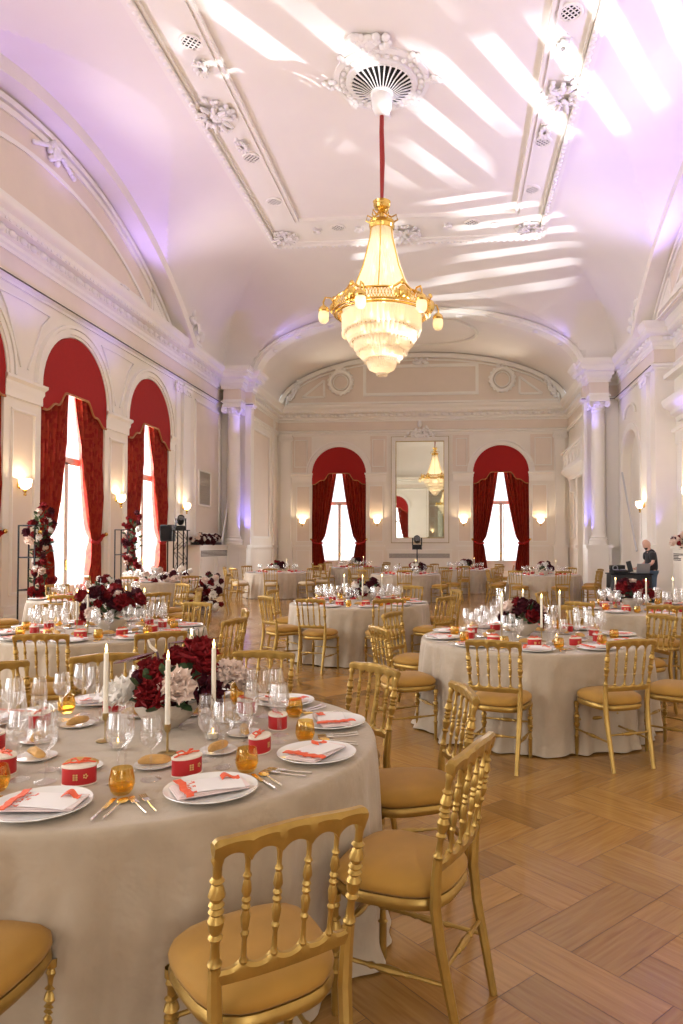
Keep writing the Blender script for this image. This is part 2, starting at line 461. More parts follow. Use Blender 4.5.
# ------------------------------------------------------------------ walls
mb = MB(); wall_with_arches(mb, FL, YB, YP, ZC, WINL); struct(mb.build('wall_left', WALL, sharp=0, fix=False))
mb = MB(); wall_with_arches(mb, FF, XFL, XFR, ZC, WINF); struct(mb.build('wall_far', WALL, sharp=0, fix=False))
mb = MB()
wall_with_arches(mb, FB, XL, 6.75, ZC, [(-6.35, 1.33, 5.05, .35), (3.35, 1.33, 5.05, .35)])
mb.add([FB.p(XL, ZC), FB.p(6.75, ZC), FB.p(6.75, ZT + .2), FB.p(XL, ZT + .2)], [(0, 1, 2, 3)])
struct(mb.build('wall_back', WALL, sharp=0, fix=False))
mb = MB()
wall_with_arches(mb, FRr, 22.1, YP, ZC, [(25.1, 1.25, 4.35, 0)], depth=.3)
wall_with_arches(mb, FRN, YB, 22.1, ZC, [], depth=.3)
mb.add([(XR, 22.1, 0), (6.75, 22.1, 0), (6.75, 22.1, ZC), (XR, 22.1, ZC)], [(0, 1, 2, 3)])
mb.add([(6.415, 23.7, 0), (6.415, 26.5, 0), (6.415, 26.5, 6), (6.415, 23.7, 6)], [(0, 1, 2, 3)])
struct(mb.build('wall_right', WALL, sharp=0, fix=False))
mb = MB(); wall_with_arches(mb, FSL, YP + .3, YF, ZC, [])
struct(mb.build('wall_alcove_left', WALL, sharp=0, fix=False))
mb = MB(); wall_with_arches(mb, FSR, YP + .3, YF, ZC, [(30.5, 1.2, 4.2, 0)])
mb.add([(XFR + .35, 29, 0), (XFR + .35, 32, 0), (XFR + .35, 32, 6), (XFR + .35, 29, 6)], [(0, 1, 2, 3)])
struct(mb.build('wall_alcove_right', WALL, sharp=0, fix=False))
# piers
for xa, xb, nm in ((XL, PXL, 'wall_pier_left'), (PXR, XR, 'wall_pier_right')):
    mb = MB(); mb.box(xa, xb, YP, YP + .35, 0, ZC); struct(mb.build(nm, WALL, sharp=0))

# ------------------------------------------------------------------ ceiling
def seg(d, half, rise, base):
    Rr = (half * half + rise * rise) / (2 * rise)
    if abs(d) >= half: return base - .01
    return base + rise - Rr + math.sqrt(max(0, Rr * Rr - d * d))
def ellz(d, half, rise, base):
    return base + rise * math.sqrt(max(0., 1 - (d / half) ** 2)) if abs(d) < half else base - .01
def zA(x):
    d = abs(x - X0) - 4.45
    return ZT if d <= 0 else ellz(min(d, 3.1699), 3.17, ZT - ZC, ZC)
def zE(y):
    d = abs(y - 9.5) - 12.9
    return ZT if d <= 0 else ellz(min(d, 4.5999), 4.6, ZT - ZC, ZC)
def hall_z(x, y):
    yb = y if y > 7.4 else (7.45 - (7.4 - y)) if False else y
    b = seg(yb - YM, 7.6, 2.9, ZC)
    if y < 7.5: b = max(b, seg(y + .4, 7.6, 2.9, ZC))
    d = ellz(x - X0 + .03, 6.42, 2.42, ZC)
    return min(ZT, max(zA(x), b) if zE(y) >= ZT - 1e-4 else max(min(zA(x), zE(y)), b, d if y > 20 else 0))
def heightfield(name, x0, x1, y0, y1, f, dx, dy):
    nx = int((x1 - x0) / dx) + 1; ny = int((y1 - y0) / dy) + 1
    v = []; fc = []
    for j in range(ny + 1):
        y = y0 + (y1 - y0) * j / ny
        for i in range(nx + 1):
            x = x0 + (x1 - x0) * i / nx; v.append((x, y, f(x, y)))
    for j in range(ny):
        for i in range(nx): a = j * (nx + 1) + i; fc.append((a, a + nx + 1, a + nx + 2, a + 1))
    mb = MB(); mb.v = v; mb.f = fc
    return struct(mb.build(name, CEIL, sharp=14, fix=False))
heightfield('ceiling', XL, XR, YB, YP, hall_z, .075, .1)
mbx = MB(); mbx.box(XR - .06, 6.85, YB, 22.14, ZC + .01, ZC + .06); struct(mbx.build('trim_0', WHITE))
far_z = lambda x, y: ellz(x - (XFL + XFR) / 2, (XFR - XFL) / 2 + .02, 2.6, ZC)
heightfield('ceiling_alcove', XFL, XFR, YP + .02, YF, far_z, .15, 1.)

# lunette walls on both sides
def lunette(fr, cy, sgn=1, far=6.12):
    mb = MB(); K = 40; h = 7.6
    for i in range(K):
        a = cy - h + 2 * h * i / K; b = cy - h + 2 * h * (i + 1) / K
        za, zb = seg(a - cy, h, 2.92, ZC), seg(b - cy, h, 2.92, ZC)
        mb.add([fr.p(a, ZC - .02), fr.p(b, ZC - .02), fr.p(b, zb + .02), fr.p(a, za + .02)], [(0, 1, 2, 3)])
    return mb
for fr, nm in ((FL, 'wall_lunette_left'), (FRr, 'wall_lunette_right')):
    for cy in (YM, -.4):
        struct(lunette(fr, cy).build(nm, BLUSH, sharp=0, fix=False))

def seg_curve(cy, half, rise, base, off=0.):
    Rr = (half * half + rise * rise) / (2 * rise); a = math.asin(half / Rr); zc = base + rise - Rr
    return lambda t: (cy + (Rr - off) * sin(-a + 2 * a * t), zc + (Rr - off) * cos(-a + 2 * a * t))
trim_n = [0]
def trim(mb, m=WHITE, sharp=30):
    trim_n[0] += 1
    return struct(mb.build('trim_%d' % trim_n[0], m, sharp=sharp))

def smooth_profile(pts): return pts
# deep rims in front of the lunettes, moulded rings and panel bars on them
for fr in (FL, FRr):
    for cy in (YM, -.4):
        mb = MB(); fr.arcband(mb, seg_curve(cy, 7.6, 2.9, ZC, .0), seg_curve(cy, 7.6, 2.9, ZC, .30), 0, 1, -.02, .55, 48); trim(mb, WALL)
        mb = MB()
        fr.arcband(mb, seg_curve(cy, 7.6, 2.9, ZC, .38), seg_curve(cy, 7.6, 2.9, ZC, .50), 0, 1, 0, .09, 48)
        fr.arcband(mb, seg_curve(cy, 7.6, 2.9, ZC, .55), seg_curve(cy, 7.6, 2.9, ZC, .68), 0, 1, 0, .05, 48)
        fr.box(mb, cy - 6.3, cy + 6.3, ZC + .18, ZC + .30, 0, .07)
        fr.arcband(mb, seg_curve(cy, 5.2, 1.55, ZC + .32, .1), seg_curve(cy, 5.2, 1.55, ZC + .32, .2), 0, 1, 0, .04, 40)
        fr.box(mb, cy - 4.8, cy + 4.8, ZC + .34, ZC + .42, 0, .04)
        for s in (-1, 1):
            fr.box(mb, cy + s * 5.25 - .05, cy + s * 5.25 + .05, ZC + .3, ZC + .98, 0, .05)
            fr.poly(mb, [(cy + s * 5.4, ZC + .34), (cy + s * 6.1, ZC + .34), (cy + s * 5.4, ZC + .78)], 0, .03)
        trim(mb)
        # carved bosses
        mb = MB()
        for k in range(26):
            a = random.uniform(0, 2 * PI); q = random.uniform(0, .28)
            mb.ell(fr.p(cy + q * cos(a), ZC + 2.15 + q * sin(a), .08), (.07, .07, .08), 8, 5)
        for s in (-1, 1):
            for k in range(8): mb.ell(fr.p(cy + s * (.3 + k * .07), ZC + 2.2 - k * .03, .06), (.06, .06, .05), 8, 5)
            for k in range(14):
                mb.ell(fr.p(cy + s * 3.4 + random.uniform(-.22, .22), ZC + .24 + random.uniform(-.08, .12), .09), (.06, .06, .06), 8, 5)
        trim(mb, STUCCO, 60)

# end wall tympanum, alcove vault front band
mb = MB(); xc = (XFL + XFR) / 2; hw = (XFR - XFL) / 2
K = 48
for i in range(K):
    a = xc - hw + 2 * hw * i / K; b = xc - hw + 2 * hw * (i + 1) / K
    mb.add([FF.p(a, ZC - .02), FF.p(b, ZC - .02), FF.p(b, far_z(b, 0) + .02), FF.p(a, far_z(a, 0) + .02)], [(0, 1, 2, 3)])
struct(mb.build('wall_far_lunette', BLUSH, sharp=0, fix=False))
def ell_curve(cx, hx, hz, base):
    return lambda t: (cx - hx * cos(PI * t), base + hz * sin(PI * t))
mb = MB()
FF.arcband(mb, ell_curve(xc, hw - .05, 2.55, ZC), ell_curve(xc, hw - .28, 2.34, ZC), 0, 1, 0, .14, 60)
FF.arcband(mb, ell_curve(xc, hw - .36, 2.27, ZC), ell_curve(xc, hw - .44, 2.2, ZC), 0, 1, 0, .06, 60)
FF.box(mb, -8.2, 4.9, ZC + .12, ZC + .22, 0, .08)
FF.panel(mb, -4.45, 1.15, ZC + .5, ZC + 2.02, .15, .05)
for cx in (-5.55, 2.27):
    mb.merge(MB().torus(.52, .09, 40, 8, Matrix.Translation(FF.p(cx, 9.55, .06)) @ Matrix.Rotation(PI / 2, 4, 'X')))
    mb.merge(MB().torus(.36, .03, 40, 6, Matrix.Translation(FF.p(cx, 9.55, .06)) @ Matrix.Rotation(PI / 2, 4, 'X')))
    for k in range(36):
        a = 2 * PI * k / 36; q = .55 + .05 * (k % 2)
        mb.ell(FF.p(cx + q * cos(a), 9.55 + q * sin(a), .1), (.075, .05, .075), 7, 5)
    for k in range(8): mb.ell(FF.p(cx + random.uniform(-.22, .22), 9.55 + .68 + random.uniform(-.06, .1), .1), (.08, .06, .08), 7, 5)
for s, cx in ((-1, -7.0), (1, 3.72)):
    a, b = cx - .45, cx + .62
    if s > 0: a, b = cx + .45, cx - .62
    for (p, q) in (((a - s * -.0, ZC + .5), (b, ZC + .5)), ((b, ZC + .5), (b, ZC + 1.32)), ((b, ZC + 1.32), (a, ZC + .5))):
        d = Vector((q[0] - p[0], q[1] - p[1])); n = Vector((-d.y, d.x)).normalized() * .05
        FF.poly(mb, [(p[0] - n.x, p[1] - n.y), (q[0] - n.x, q[1] - n.y), (q[0] + n.x, q[1] + n.y), (p[0] + n.x, p[1] + n.y)], 0, .05)
trim(mb)
mb = MB()
for s, cx in ((-1, -7.9), (1, 4.6)):
    for k in range(34):
        t = k / 34; mb.ell(FF.p(cx + s * (.35 - t * .9) * .6 + random.uniform(-.12, .12), ZC + .35 + t * 1.0 + random.uniform(-.1, .1), .12), (.09, .07, .09), 7, 5)
for k in range(20): mb.ell(FF.p(-1.65 + random.uniform(-.35, .35), ZC + 2.1 + random.uniform(-.08, .16), .12), (.1, .07, .08), 7, 5)
trim(mb, STUCCO, 60)

# arch into the end room: soffit and face band
mb = MB()
oc, ic = ell_curve(X0 - .03, 6.42, 2.42, ZC), ell_curve(X0 - .03, 6.18, 2.2, ZC)
FP.arcband(mb, oc, ic, 0, 1, -.6, .10, 64)
oc2 = ell_curve(X0 - .03, 6.75, 2.78, ZC)
trim(mb)
mb = MB()
mb2 = MB()
for i in range(64):
    # wall above the arch behind the pier plane, closing up to the ceilings
    t = i / 64; t2 = (i + 1) / 64; a, b = oc(t), oc(t2)
    mb2.add([FP.p(a[0], a[1], -.3), FP.p(b[0], b[1], -.3), FP.p(b[0], ZT + .3, -.3), FP.p(a[0], ZT + .3, -.3)], [(0, 1, 2, 3)])
struct(mb2.build('wall_above_arch', WALL, sharp=0, fix=False))
mb = MB()
for off, w, n in ((.02, .07, .16), (.30, .05, .14)):
    FP.arcband(mb, ell_curve(X0 - .03, 6.40 - off, 2.40 - off, ZC), ell_curve(X0 - .03, 6.40 - off - w, 2.40 - off - w, ZC), 0, 1, 0, n, 64) if off < .2 else None
trim(mb)
# keystone rosettes under the soffit
mb = MB()
for k in range(9):
    a = ic(.14 + .09 * k); mb.ell((a[0], YP + .25, a[1]), (.16, .16, .05), 10, 6)
trim(mb, STUCCO, 60)

# ------------------------------------------------------------------ cornices
ENT = [(0, 7.60), (.06, 7.60), (.06, 7.68), (.10, 7.72), (.10, 7.80), (.16, 7.84), (.16, 7.98), (.30, 8.02), (.34, 8.08), (.34, 8.18), (.42, 8.24), (.46, 8.33), (.46, 8.37), (0, 8.40)]
LED = [(0, 6.98), (.05, 6.98), (.05, 7.04), (.12, 7.08), (.12, 7.14), (.05, 7.18), (0, 7.18)]
ATT = [(0, 7.20), (.03, 7.20), (.03, 7.60), (0, 7.60)]
WAINL = [(0, 1.46), (.05, 1.46), (.09, 1.52), (.09, 1.58), (.02, 1.60), (0, 1.60)]
def run(prof, m=WHITE, paths=None):
    for path in paths or (ROOM_L, [(XFL, YF), (XFR, YF)], ROOM_R, [(6.75, YB), (XL, YB)]):
        mb = MB(); sweep(mb, path, prof); trim(mb, m)
run(ENT); run(LED); run(ATT, BLUSH)
# leaf-and-dart carving on the cornice
for path in (ROOM_L, [(XFL, YF), (XFR, YF)], ROOM_R):
    mb = MB()
    for p, d in sweep_dist(path, .36):
        if p.y < 9: continue
        n = Vector((d.y, -d.x)); q = p + n * .17
        mb.ell((q.x, q.y, 7.91), (.07 + abs(d.x) * .05, .07 + abs(d.y) * .05, .075), 8, 5)
        q2 = q + d * .18
        mb.ell((q2.x, q2.y, 7.90), (.025, .025, .06), 6, 4)
        for e in (-.07, .07):
            q3 = p + n * .31 + d * e; mb.box(q3.x - .03, q3.x + .03, q3.y - .03, q3.y + .03, 8.03, 8.085)
    trim(mb, STUCCO, 60)
# fine dark cable clipped along the ledge of both long walls
mb = MB()
cp = [(XL + .155, YB, 7.085), (XL + .155, YP - .13, 7.085), (PXL + .1, YP - .155, 7.085)]
mb.tube(cp, .016, 6); tag(mb.build('cable', DARKLINE), 'thin dark cable running along the ledge above the left windows', 'cable')
mb = MB(); mb.tube([(PXR - .1, YP - .155, 7.085), (XR - .155, YP - .155, 7.085), (XR - .155, 22.0, 7.085)], .016, 6)
tag(mb.build('cable', DARKLINE), 'thin dark cable along the ledge above the right-hand columns', 'cable')

# baseboards
BASE = [(0, 0), (.05, 0), (.05, .16), (.02, .2), (0, .2)]
def baseboard(nm, path):
    mb = MB(); sweep(mb, path, BASE); struct(mb.build(nm, WHITE, sharp=30))
xs = [YB] + [q for c, r, _, _ in WINL for q in (c - r, c + r)] + [YP]
for i in range(0, len(xs), 2): baseboard('baseboard_left', [(XL, xs[i]), (XL, xs[i + 1])])
baseboard('baseboard_far', [(XFL, YF), (XFR, YF)]); baseboard('baseboard_right', [(XR, 23.8), (XR, 22.1), (6.75, 22.1), (6.75, YB)])

# window surrounds, imposts, pilaster panels on the left wall
def archivolt(fr, c, r, sp, lo):
    mb = MB()
    fr.arch(mb, c, sp, r + .02, r + .26, 0, .05); fr.arch(mb, c, sp, r + .08, r + .20, .05, .085); fr.arch(mb, c, sp, r + .22, r + .29, 0, .11)
    trim(mb)
for i, (c, r, sp, sl) in enumerate(WINL): archivolt(FL, c, r, sp, sl)
for c, r, sp, sl in WINF: archivolt(FF, c, r, sp, sl)
for c, r, sp in ((-6.35, 1.33, 5.05), (3.35, 1.33, 5.05)): archivolt(FB, c, r, sp, 0)
IMP = [(0, 4.66), (.04, 4.66), (.04, 4.84), (.07, 4.9), (.07, 4.98), (.13, 5.04), (.13, 5.10), (0, 5.12)]
def impost(fr, u0, u1):
    mb = MB()
    P3 = []
    for u, e in ((u0, -1), (u1, 1)):
        pass
    rg = []
    for k in (0, 1):
        rg.append([fr.p((u0 - n * .6) if k == 0 else (u1 + n * .6), z, n) for n, z in IMP])
    mb.rings(rg)
    trim(mb)
def leftpier(u0, u1):
    impost(FL, u0, u1)
    mb = MB(); w = u1 - u0
    FL.panel(mb, u0 + .22 * w / 1.29, u1 - .22 * w / 1.29, .55, 4.45, .06, .025)
    FL.box(mb, u0, u1, 0, .34, 0, .04)
    trim(mb)
    mb = MB(); FL.box(mb, u0 + .3 * w / 1.29, u1 - .3 * w / 1.29, .62, 4.38, 0, .006); trim(mb, BLUSH)
for i in range(len(WINL) - 1):
    leftpier(WINL[i][0] + WINL[i][1] + .01, WINL[i + 1][0] - WINL[i + 1][1] - .01)
impost(FL, 21.84, 22.2)
# triangular spandrel panels above imposts
mb = MB()
for i in range(3, 6):
    a = WINL[i][0] + 2.075
    for s in (-1, 1):
        mb.tube([FL.p(a + s * .12, 5.35, .02), FL.p(a + s * .62, 6.45, .02), FL.p(a + s * .9, 6.75, .02), FL.p(a, 6.78, .02)], .025, 6)
trim(mb)

def ionic(mb, fr, c, w, ztop, n):
    """volute capital on a flat pilaster"""
    fr.box(mb, c - w / 2 - .07, c + w / 2 + .07, ztop - .08, ztop, 0, n + .07)
    fr.box(mb, c - w / 2 - .02, c + w / 2 + .02, ztop - .2, ztop - .08, 0, n + .03)
    for s in (-1, 1):
        for q in (.105, .06):
            p = fr.p(c + s * (w / 2 - .0), ztop - .2, n + .02)
            ax = Vector((fr.n[0], fr.n[1], 0)); Mx = Matrix.Translation(p) @ ax.to_track_quat('Z', 'Y').to_matrix().to_4x4()
            mb.torus(q, .028, 18, 6, Mx)
        mb.ell(fr.p(c + s * w / 2, ztop - .2, n + .02), (.04, .04, .04), 8, 6)
    for k in range(-1, 2): mb.ell(fr.p(c + k * w * .22, ztop - .18, n + .05), (.04, .04, .05), 8, 5)
    mb.tube([fr.p(c - w / 2, ztop - .28, n + .01), fr.p(c - w / 4, ztop - .34, n + .03), fr.p(c, ztop - .30, n + .03), fr.p(c + w / 4, ztop - .34, n + .03), fr.p(c + w / 2, ztop - .28, n + .01)], .02, 6)
def pilaster(fr, c, w, z0, z1, n=.1):
    mb = MB()
    fr.box(mb, c - w / 2, c + w / 2, z0, z1 - .2, 0, n)
    for d, zz in ((.06, .12), (.03, .2)): fr.box(mb, c - w / 2 - d, c + w / 2 + d, z0, z0 + zz, 0, n + d)
    ionic(mb, fr, c, w, z1, n); trim(mb)
pilaster(FL, 23.1, .62, 1.6, ZL - .1); pilaster(FL, 22.45, .3, 0, ZL - .1, .05)
# panel of the last left bay with grille, cabinet below
mb = MB(); FL.panel(mb, 24.0, 26.6, 1.95, 6.75, .09, .035); trim(mb)
mb = MB(); FL.box(mb, 24.1, 26.5, 2.05, 6.65, 0, .008); trim(mb, BLUSH)
def vent_grille(fr, u0, u1, z0, z1, label):
    t = thing('wall_grille', label, 'air grille', fr.p((u0 + u1) / 2, z0, 0))
    loc = Vector(t.location)
    def B(mbx, nm, m):
        mbx.v = [tuple(Vector(p) - loc) for p in mbx.v]; return mbx.build(nm, m, t)
    m1 = MB(); fr.panel(m1, u0, u1, z0, z1, .06, .04); B(m1, 'frame', WHITE)
    m2 = MB(); fr.box(m2, u0 + .05, u1 - .05, z0 + .05, z1 - .05, .004, .012); B(m2, 'backing', GRILLE)
    m3 = MB(); k = int((u1 - u0) / .06)
    for i in range(1, k): q = u0 + (u1 - u0) * i / k; fr.box(m3, q - .008, q + .008, z0 + .06, z1 - .06, .012, .03)
    k = int((z1 - z0) / .08)
    for i in range(1, k): q = z0 + (z1 - z0) * i / k; fr.box(m3, u0 + .06, u1 - .06, q - .006, q + .006, .012, .026)
    B(m3, 'lattice', GRILLE)
vent_grille(FL, 24.35, 25.6, 3.0, 4.3, 'upright beige lattice grille in the panel above the left radiator cabinet')

def radiator_case(fr, u0, u1, d, h, label, slots=2):
    t = thing('radiator_cabinet', label, 'radiator cabinet', fr.p((u0 + u1) / 2, 0, 0)); loc = Vector(t.location)
    def B(mbx, nm, m):
        mbx.v = [tuple(Vector(p) - loc) for p in mbx.v]; return mbx.build(nm, m, t)
    m1 = MB(); fr.box(m1, u0, u1, .12, h - .06, .003, d); fr.box(m1, u0 - .01, u1 + .01, 0.002, .12, .003, d + .03); 
    k = 2
    for i in range(k):
        a = u0 + (u1 - u0) * i / k + .12; b = u0 + (u1 - u0) * (i + 1) / k - .12
        for q in ((a, b, .3, .34), (a, b, h - .5, h - .46), (a, a + .04, .3, h - .46), (b - .04, b, .3, h - .46)): fr.box(m1, *q, d, d + .02)
    B(m1, 'body', WHITE)
    m2 = MB(); fr.box(m2, u0 - .04, u1 + .04, h - .06, h, .003, d + .05); B(m2, 'top_board', WHITE)
    m3 = MB(); fr.box(m3, u0 + .1, u1 - .1, h - .40, h - .2, d, d + .004); B(m3, 'vent_slot', VENTM)
    m4 = MB()
    for i in range(5): fr.box(m4, u0 + .1, u1 - .1, h - .38 + i * .045, h - .36 + i * .045, d + .004, d + .02)
    B(m4, 'louvre', WHITE)
radiator_case(FL, 23.5, 26.8, .42, 1.6, 'white radiator cabinet below the grille at the left column, flowers on top')
radiator_case(FF, -3.25, -.15, .3, 1.38, 'white radiator cabinet under the tall mirror on the end wall')
radiator_case(FRN, 17.6, 21.6, .3, 1.55, 'long white radiator cabinet along the right wall behind the man')

# pier faces: pedestals, columns, narrow panels
def column(fr, c, r, z0, z1):
    mb = MB(); M = Matrix.Translation(fr.p(c, 0, r + .12))
    prof = [(r * 1.45, z0), (r * 1.45, z0 + .1), (r * 1.35, z0 + .12), (r * 1.4, z0 + .17), (r * 1.3, z0 + .22), (r * 1.1, z0 + .25), (r * 1.18, z0 + .29), (r * 1.05, z0 + .34), (r, z0 + .4), (r, (z0 + z1) / 2), (r * .88, z1 - .45), (r * .95, z1 - .42), (r * .95, z1 - .38), (r * .88, z1 - .36), (r * .9, z1 - .3), (r * 1.15, z1 - .2), (r * 1.15, z1 - .1)]
    mb.lathe(prof, 28, M)
    q = fr.p(c, 0, r + .12)
    mb.box(q[0] - r * 1.45, q[0] + r * 1.45, q[1] - r * 1.45, q[1] + r * 1.45, z1 - .1, z1)
    for sx in (-1, 1):
        for sy in (-1, 1):
            Mx = Matrix.Translation((q[0] + sx * r * 1.2, q[1] + sy * r * 1.2, z1 - .2)) @ Matrix.Rotation(R(45 * sx * sy), 4, 'Z') @ Matrix.Rotation(PI / 2, 4, 'X')
            mb.torus(.10, .035, 16, 6, Mx); mb.torus(.045, .03, 12, 6, Mx)
    for k in range(4):
        a = k * PI / 2; mb.ell((q[0] + r * 1.1 * cos(a), q[1] + r * 1.1 * sin(a), z1 - .15), (.07, .07, .06), 8, 6)
    for k in range(12):
        a = k * PI / 6; mb.ell((q[0] + r * .98 * cos(a), q[1] + r * .98 * sin(a), z1 - .26), (.035, .035, .045), 7, 5)
    return trim(mb)
column(FP, -8.53, .25, 1.6, ZL - .1); column(FP, 5.30, .25, 1.6, ZL - .1)
for c0, c1, cc, inner in ((XL, PXL, -8.53, 1), (PXR, XR, 5.30, -1)):
    mb = MB()
    FP.box(mb, c0 if inner < 0 else cc - .42, c1 if inner > 0 else cc + .42, .14, 1.48, 0, .62); FP.box(mb, (c0 if inner < 0 else cc - .45) - .03, (c1 if inner > 0 else cc + .45) + .03, 0, .16, 0, .66)
    FP.box(mb, (c0 if inner < 0 else cc - .42) - .06, (c1 if inner > 0 else cc + .42) + .06, 1.48, 1.60, 0, .68)
    f2 = Fr((0, YP - .62), (1, 0), (0, -1)); f2.panel(mb, cc - .33, cc + .33, .35, 1.3, .05, .02)
    trim(mb)
    # flanking flat pilaster strips
    mb = MB()
    if inner > 0: FP.box(mb, cc + .34, c1, 1.6, ZL - .1, 0, .08); FP.box(mb, c0, cc - .40, 1.6, ZL - .1, 0, .05)
    else: FP.box(mb, c0, cc - .34, 1.6, ZL - .1, 0, .08); FP.box(mb, cc + .36, c1, 1.6, ZL - .1, 0, .06); FP.box(mb, cc + .4, c1, 0, 1.5, 0, .1); FP.box(mb, cc + .4, c1, 1.5, 1.6, 0, .16)
    trim(mb)
    # entablature block projecting over the column
    mb = MB(); lo, hi = cc - .36, cc + .36
    FP.box(mb, lo, hi, ZL - .1, ZL + .12, 0, .66); FP.box(mb, lo - .05, hi + .05, ZL + .0, ZL + .06, 0, .71); trim(mb)
    mb = MB(); FP.box(mb, lo + .01, hi - .01, ZL + .12, 7.6, 0, .62); trim(mb, BLUSH)
    mb = MB()
    for (n, z), (n2, z2) in zip(ENT[1:], ENT[2:]):
        if z2 > z: FP.box(mb, lo - n, hi + n, z, z2, 0, .62 + max(n, n2))
    trim(mb)
# end-room side wall panels
mb = MB(); FSL.panel(mb, 29.6, 32.4, 1.9, 6.7, .09, .035); FSL.box(mb, 33.0, 33.3, 0, ZC, 0, .08); FSR.panel(mb, 32.2, 33.2, 1.9, 4.4, .06, .03)
FSL.box(mb, 27.5, 34, 1.48, 1.6, 0, .08); FSR.box(mb, 31.8, 34, 1.48, 1.6, 0, .08); trim(mb)
mb = MB(); FSL.box(mb, 29.7, 32.3, 2.0, 6.6, 0, .008); trim(mb, BLUSH)

# end wall dressing
pilaster(FF, -8.25, .5, 1.6, ZL - .1, .12); pilaster(FF, 4.98, .46, 1.6, ZL - .1, .12)
mb = MB()
for c in (-8.25, 4.98): FF.box(mb, c - .33, c + .33, 0, 1.5, 0, .16); FF.box(mb, c - .37, c + .37, 1.5, 1.6, 0, .2)
for a, b in ((-7.85, -6.99), (-4.27, -3.4), (0.05, .85), (3.55, 4.45)):
    FF.panel(mb, a + .1, b - .06, 1.75, 4.5, .05, .025); FF.panel(mb, a + .1, b - .06, .35, 1.35, .05, .02)
    FF.box(mb, a, b, 1.52, 1.6, 0, .06)
for a, b in ((-7.85, -7.2), (-4.0, -3.4), (0.05, .6), (3.8, 4.6)): FF.panel(mb, a, b, 5.4, 6.75, .04, .02)
trim(mb)
mb = MB()
for a, b in ((-7.85, -6.99), (-4.27, -3.4), (0.05, .85), (3.55, 4.45)): FF.box(mb, a + .15, b - .11, 1.8, 4.45, 0, .006)
FF.box(mb, -7.95, -7.0, 5.15, 6.9, 0, .004); FF.box(mb, 3.6, 4.7, 5.15, 6.9, 0, .004); FF.box(mb, -4.1, -3.3, 5.15, 6.9, 0, .004); FF.box(mb, -.1, .7, 5.15, 6.9, 0, .004)
trim(mb, BLUSH)
for a, b in ((-7.95, -6.99), (-4.29, -3.35), (-.05, .85), (3.55, 4.7)): impost(FF, a, b)

# right wall dressing: arched niche, pilaster, tall doorway with hood
mb = MB(); FRr.arch(mb, 25.1, 4.35, 1.27, 1.5, 0, .06); FRr.box(mb, 23.6, 23.83, 0, 4.35, 0, .06); FRr.box(mb, 26.37, 26.6, 0, 4.35, 0, .06)
FRr.box(mb, 22.15, 26.9, 7.0, 7.05, 0, .03)
for k in range(30):
    a = PI * k / 29; mb.ell(FRr.p(25.1 + .75 * cos(a), 6.15 + .35 * sin(a), .05), (.05, .05, .05), 6, 4)
trim(mb)
pilaster(FRr, 22.95, .62, 1.6, ZL - .1, .12)
mb = MB(); FRr.box(mb, 22.15, 23.55, 0, 1.5, 0, .12); FRr.box(mb, 22.12, 23.6, 1.5, 1.6, 0, .17); trim(mb)
f3 = Fr((0, 22.1), (1, 0), (0, -1))
mb = MB(); sweep(mb, [(6.75, 22.1), (6.75, YB)], WAINL); trim(mb)
# doorway frame and hood on the right wall
mb = MB()
FRN.box(mb, 21.0, 21.35, 0, 4.75, 0, .18); FRN.box(mb, 16.4, 16.75, 0, 4.75, 0, .18); FRN.box(mb, 16.2, 21.5, 4.6, 4.95, 0, .22)
FRN.box(mb, 16.1, 21.6, 4.95, 5.05, 0, .30)
f4 = FRN; pr = [(0, 5.3), (.12, 5.3), (.16, 5.42), (.3, 5.5), (.3, 5.6), (.5, 5.72), (.56, 5.86), (.56, 5.92), (0, 5.95)]
rg = [[FRN.p(15.9, z, n) for n, z in pr], [FRN.p(21.7, z, n) for n, z in pr]]; mb.rings(rg)
FRN.box(mb, 16.0, 21.65, 6.55, 6.68, 0, .5); FRN.box(mb, 16.1, 21.6, 5.95, 6.55, 0, .2)
trim(mb)
mb = MB(); FRN.box(mb, 16.75, 21.0, 0.02, 4.6, 0, .03)
FRN.panel(mb, 16.9, 18.8, .3, 4.4, .08, .06); FRN.panel(mb, 18.95, 20.85, .3, 4.4, .08, .06)
struct(mb.build('door_1', WHITE))

# balcony on the right side of the end room
t = thing('balcony', 'white panelled balcony on brackets high beside the right column', 'balcony', (XFR, 30.5, 4.6))
def rel(mbx, nm, m, par, sharp=35):
    loc = Vector(par.location); mbx.v = [tuple(Vector(p) - loc) for p in mbx.v]; return mbx.build(nm, m, par, sharp)
m1 = MB(); rg = [[FSR.p(y, z, n) for n, z in ((.0, 4.55), (.15, 4.55), (.2, 4.7), (.4, 4.82), (.5, 4.92), (.5, 5.02), (0, 5.02))] for y in (27.6, 33.2)]; m1.rings(rg); rel(m1, 'slab', WHITE, t)
m2 = MB(); FSR.box(m2, 27.7, 33.1, 5.02, 5.75, .36, .42); FSR.box(m2, 27.7, 27.78, 5.02, 5.75, 0.003, .36); FSR.box(m2, 33.02, 33.1, 5.02, 5.75, 0.003, .36)
f5 = Fr((XFR - .42, 0), (0, 1), (-1, 0))
for k in range(6): f5.panel(m2, 27.85 + k * .87, 28.6 + k * .87, 5.12, 5.66, .05, .02)
rel(m2, 'parapet', WHITE, t)
m3 = MB(); FSR.box(m3, 27.6, 33.2, 5.75, 5.85, .003, .50); rel(m3, 'coping', WHITE, t)
for y in (28.6, 32.3):
    m4 = MB(); FSR.poly(m4, [(y, 4.0), (y + .25, 4.0), (y + .25, 4.54), (y, 4.54)], .003, .22); rel(m4, 'bracket', WHITE, t)

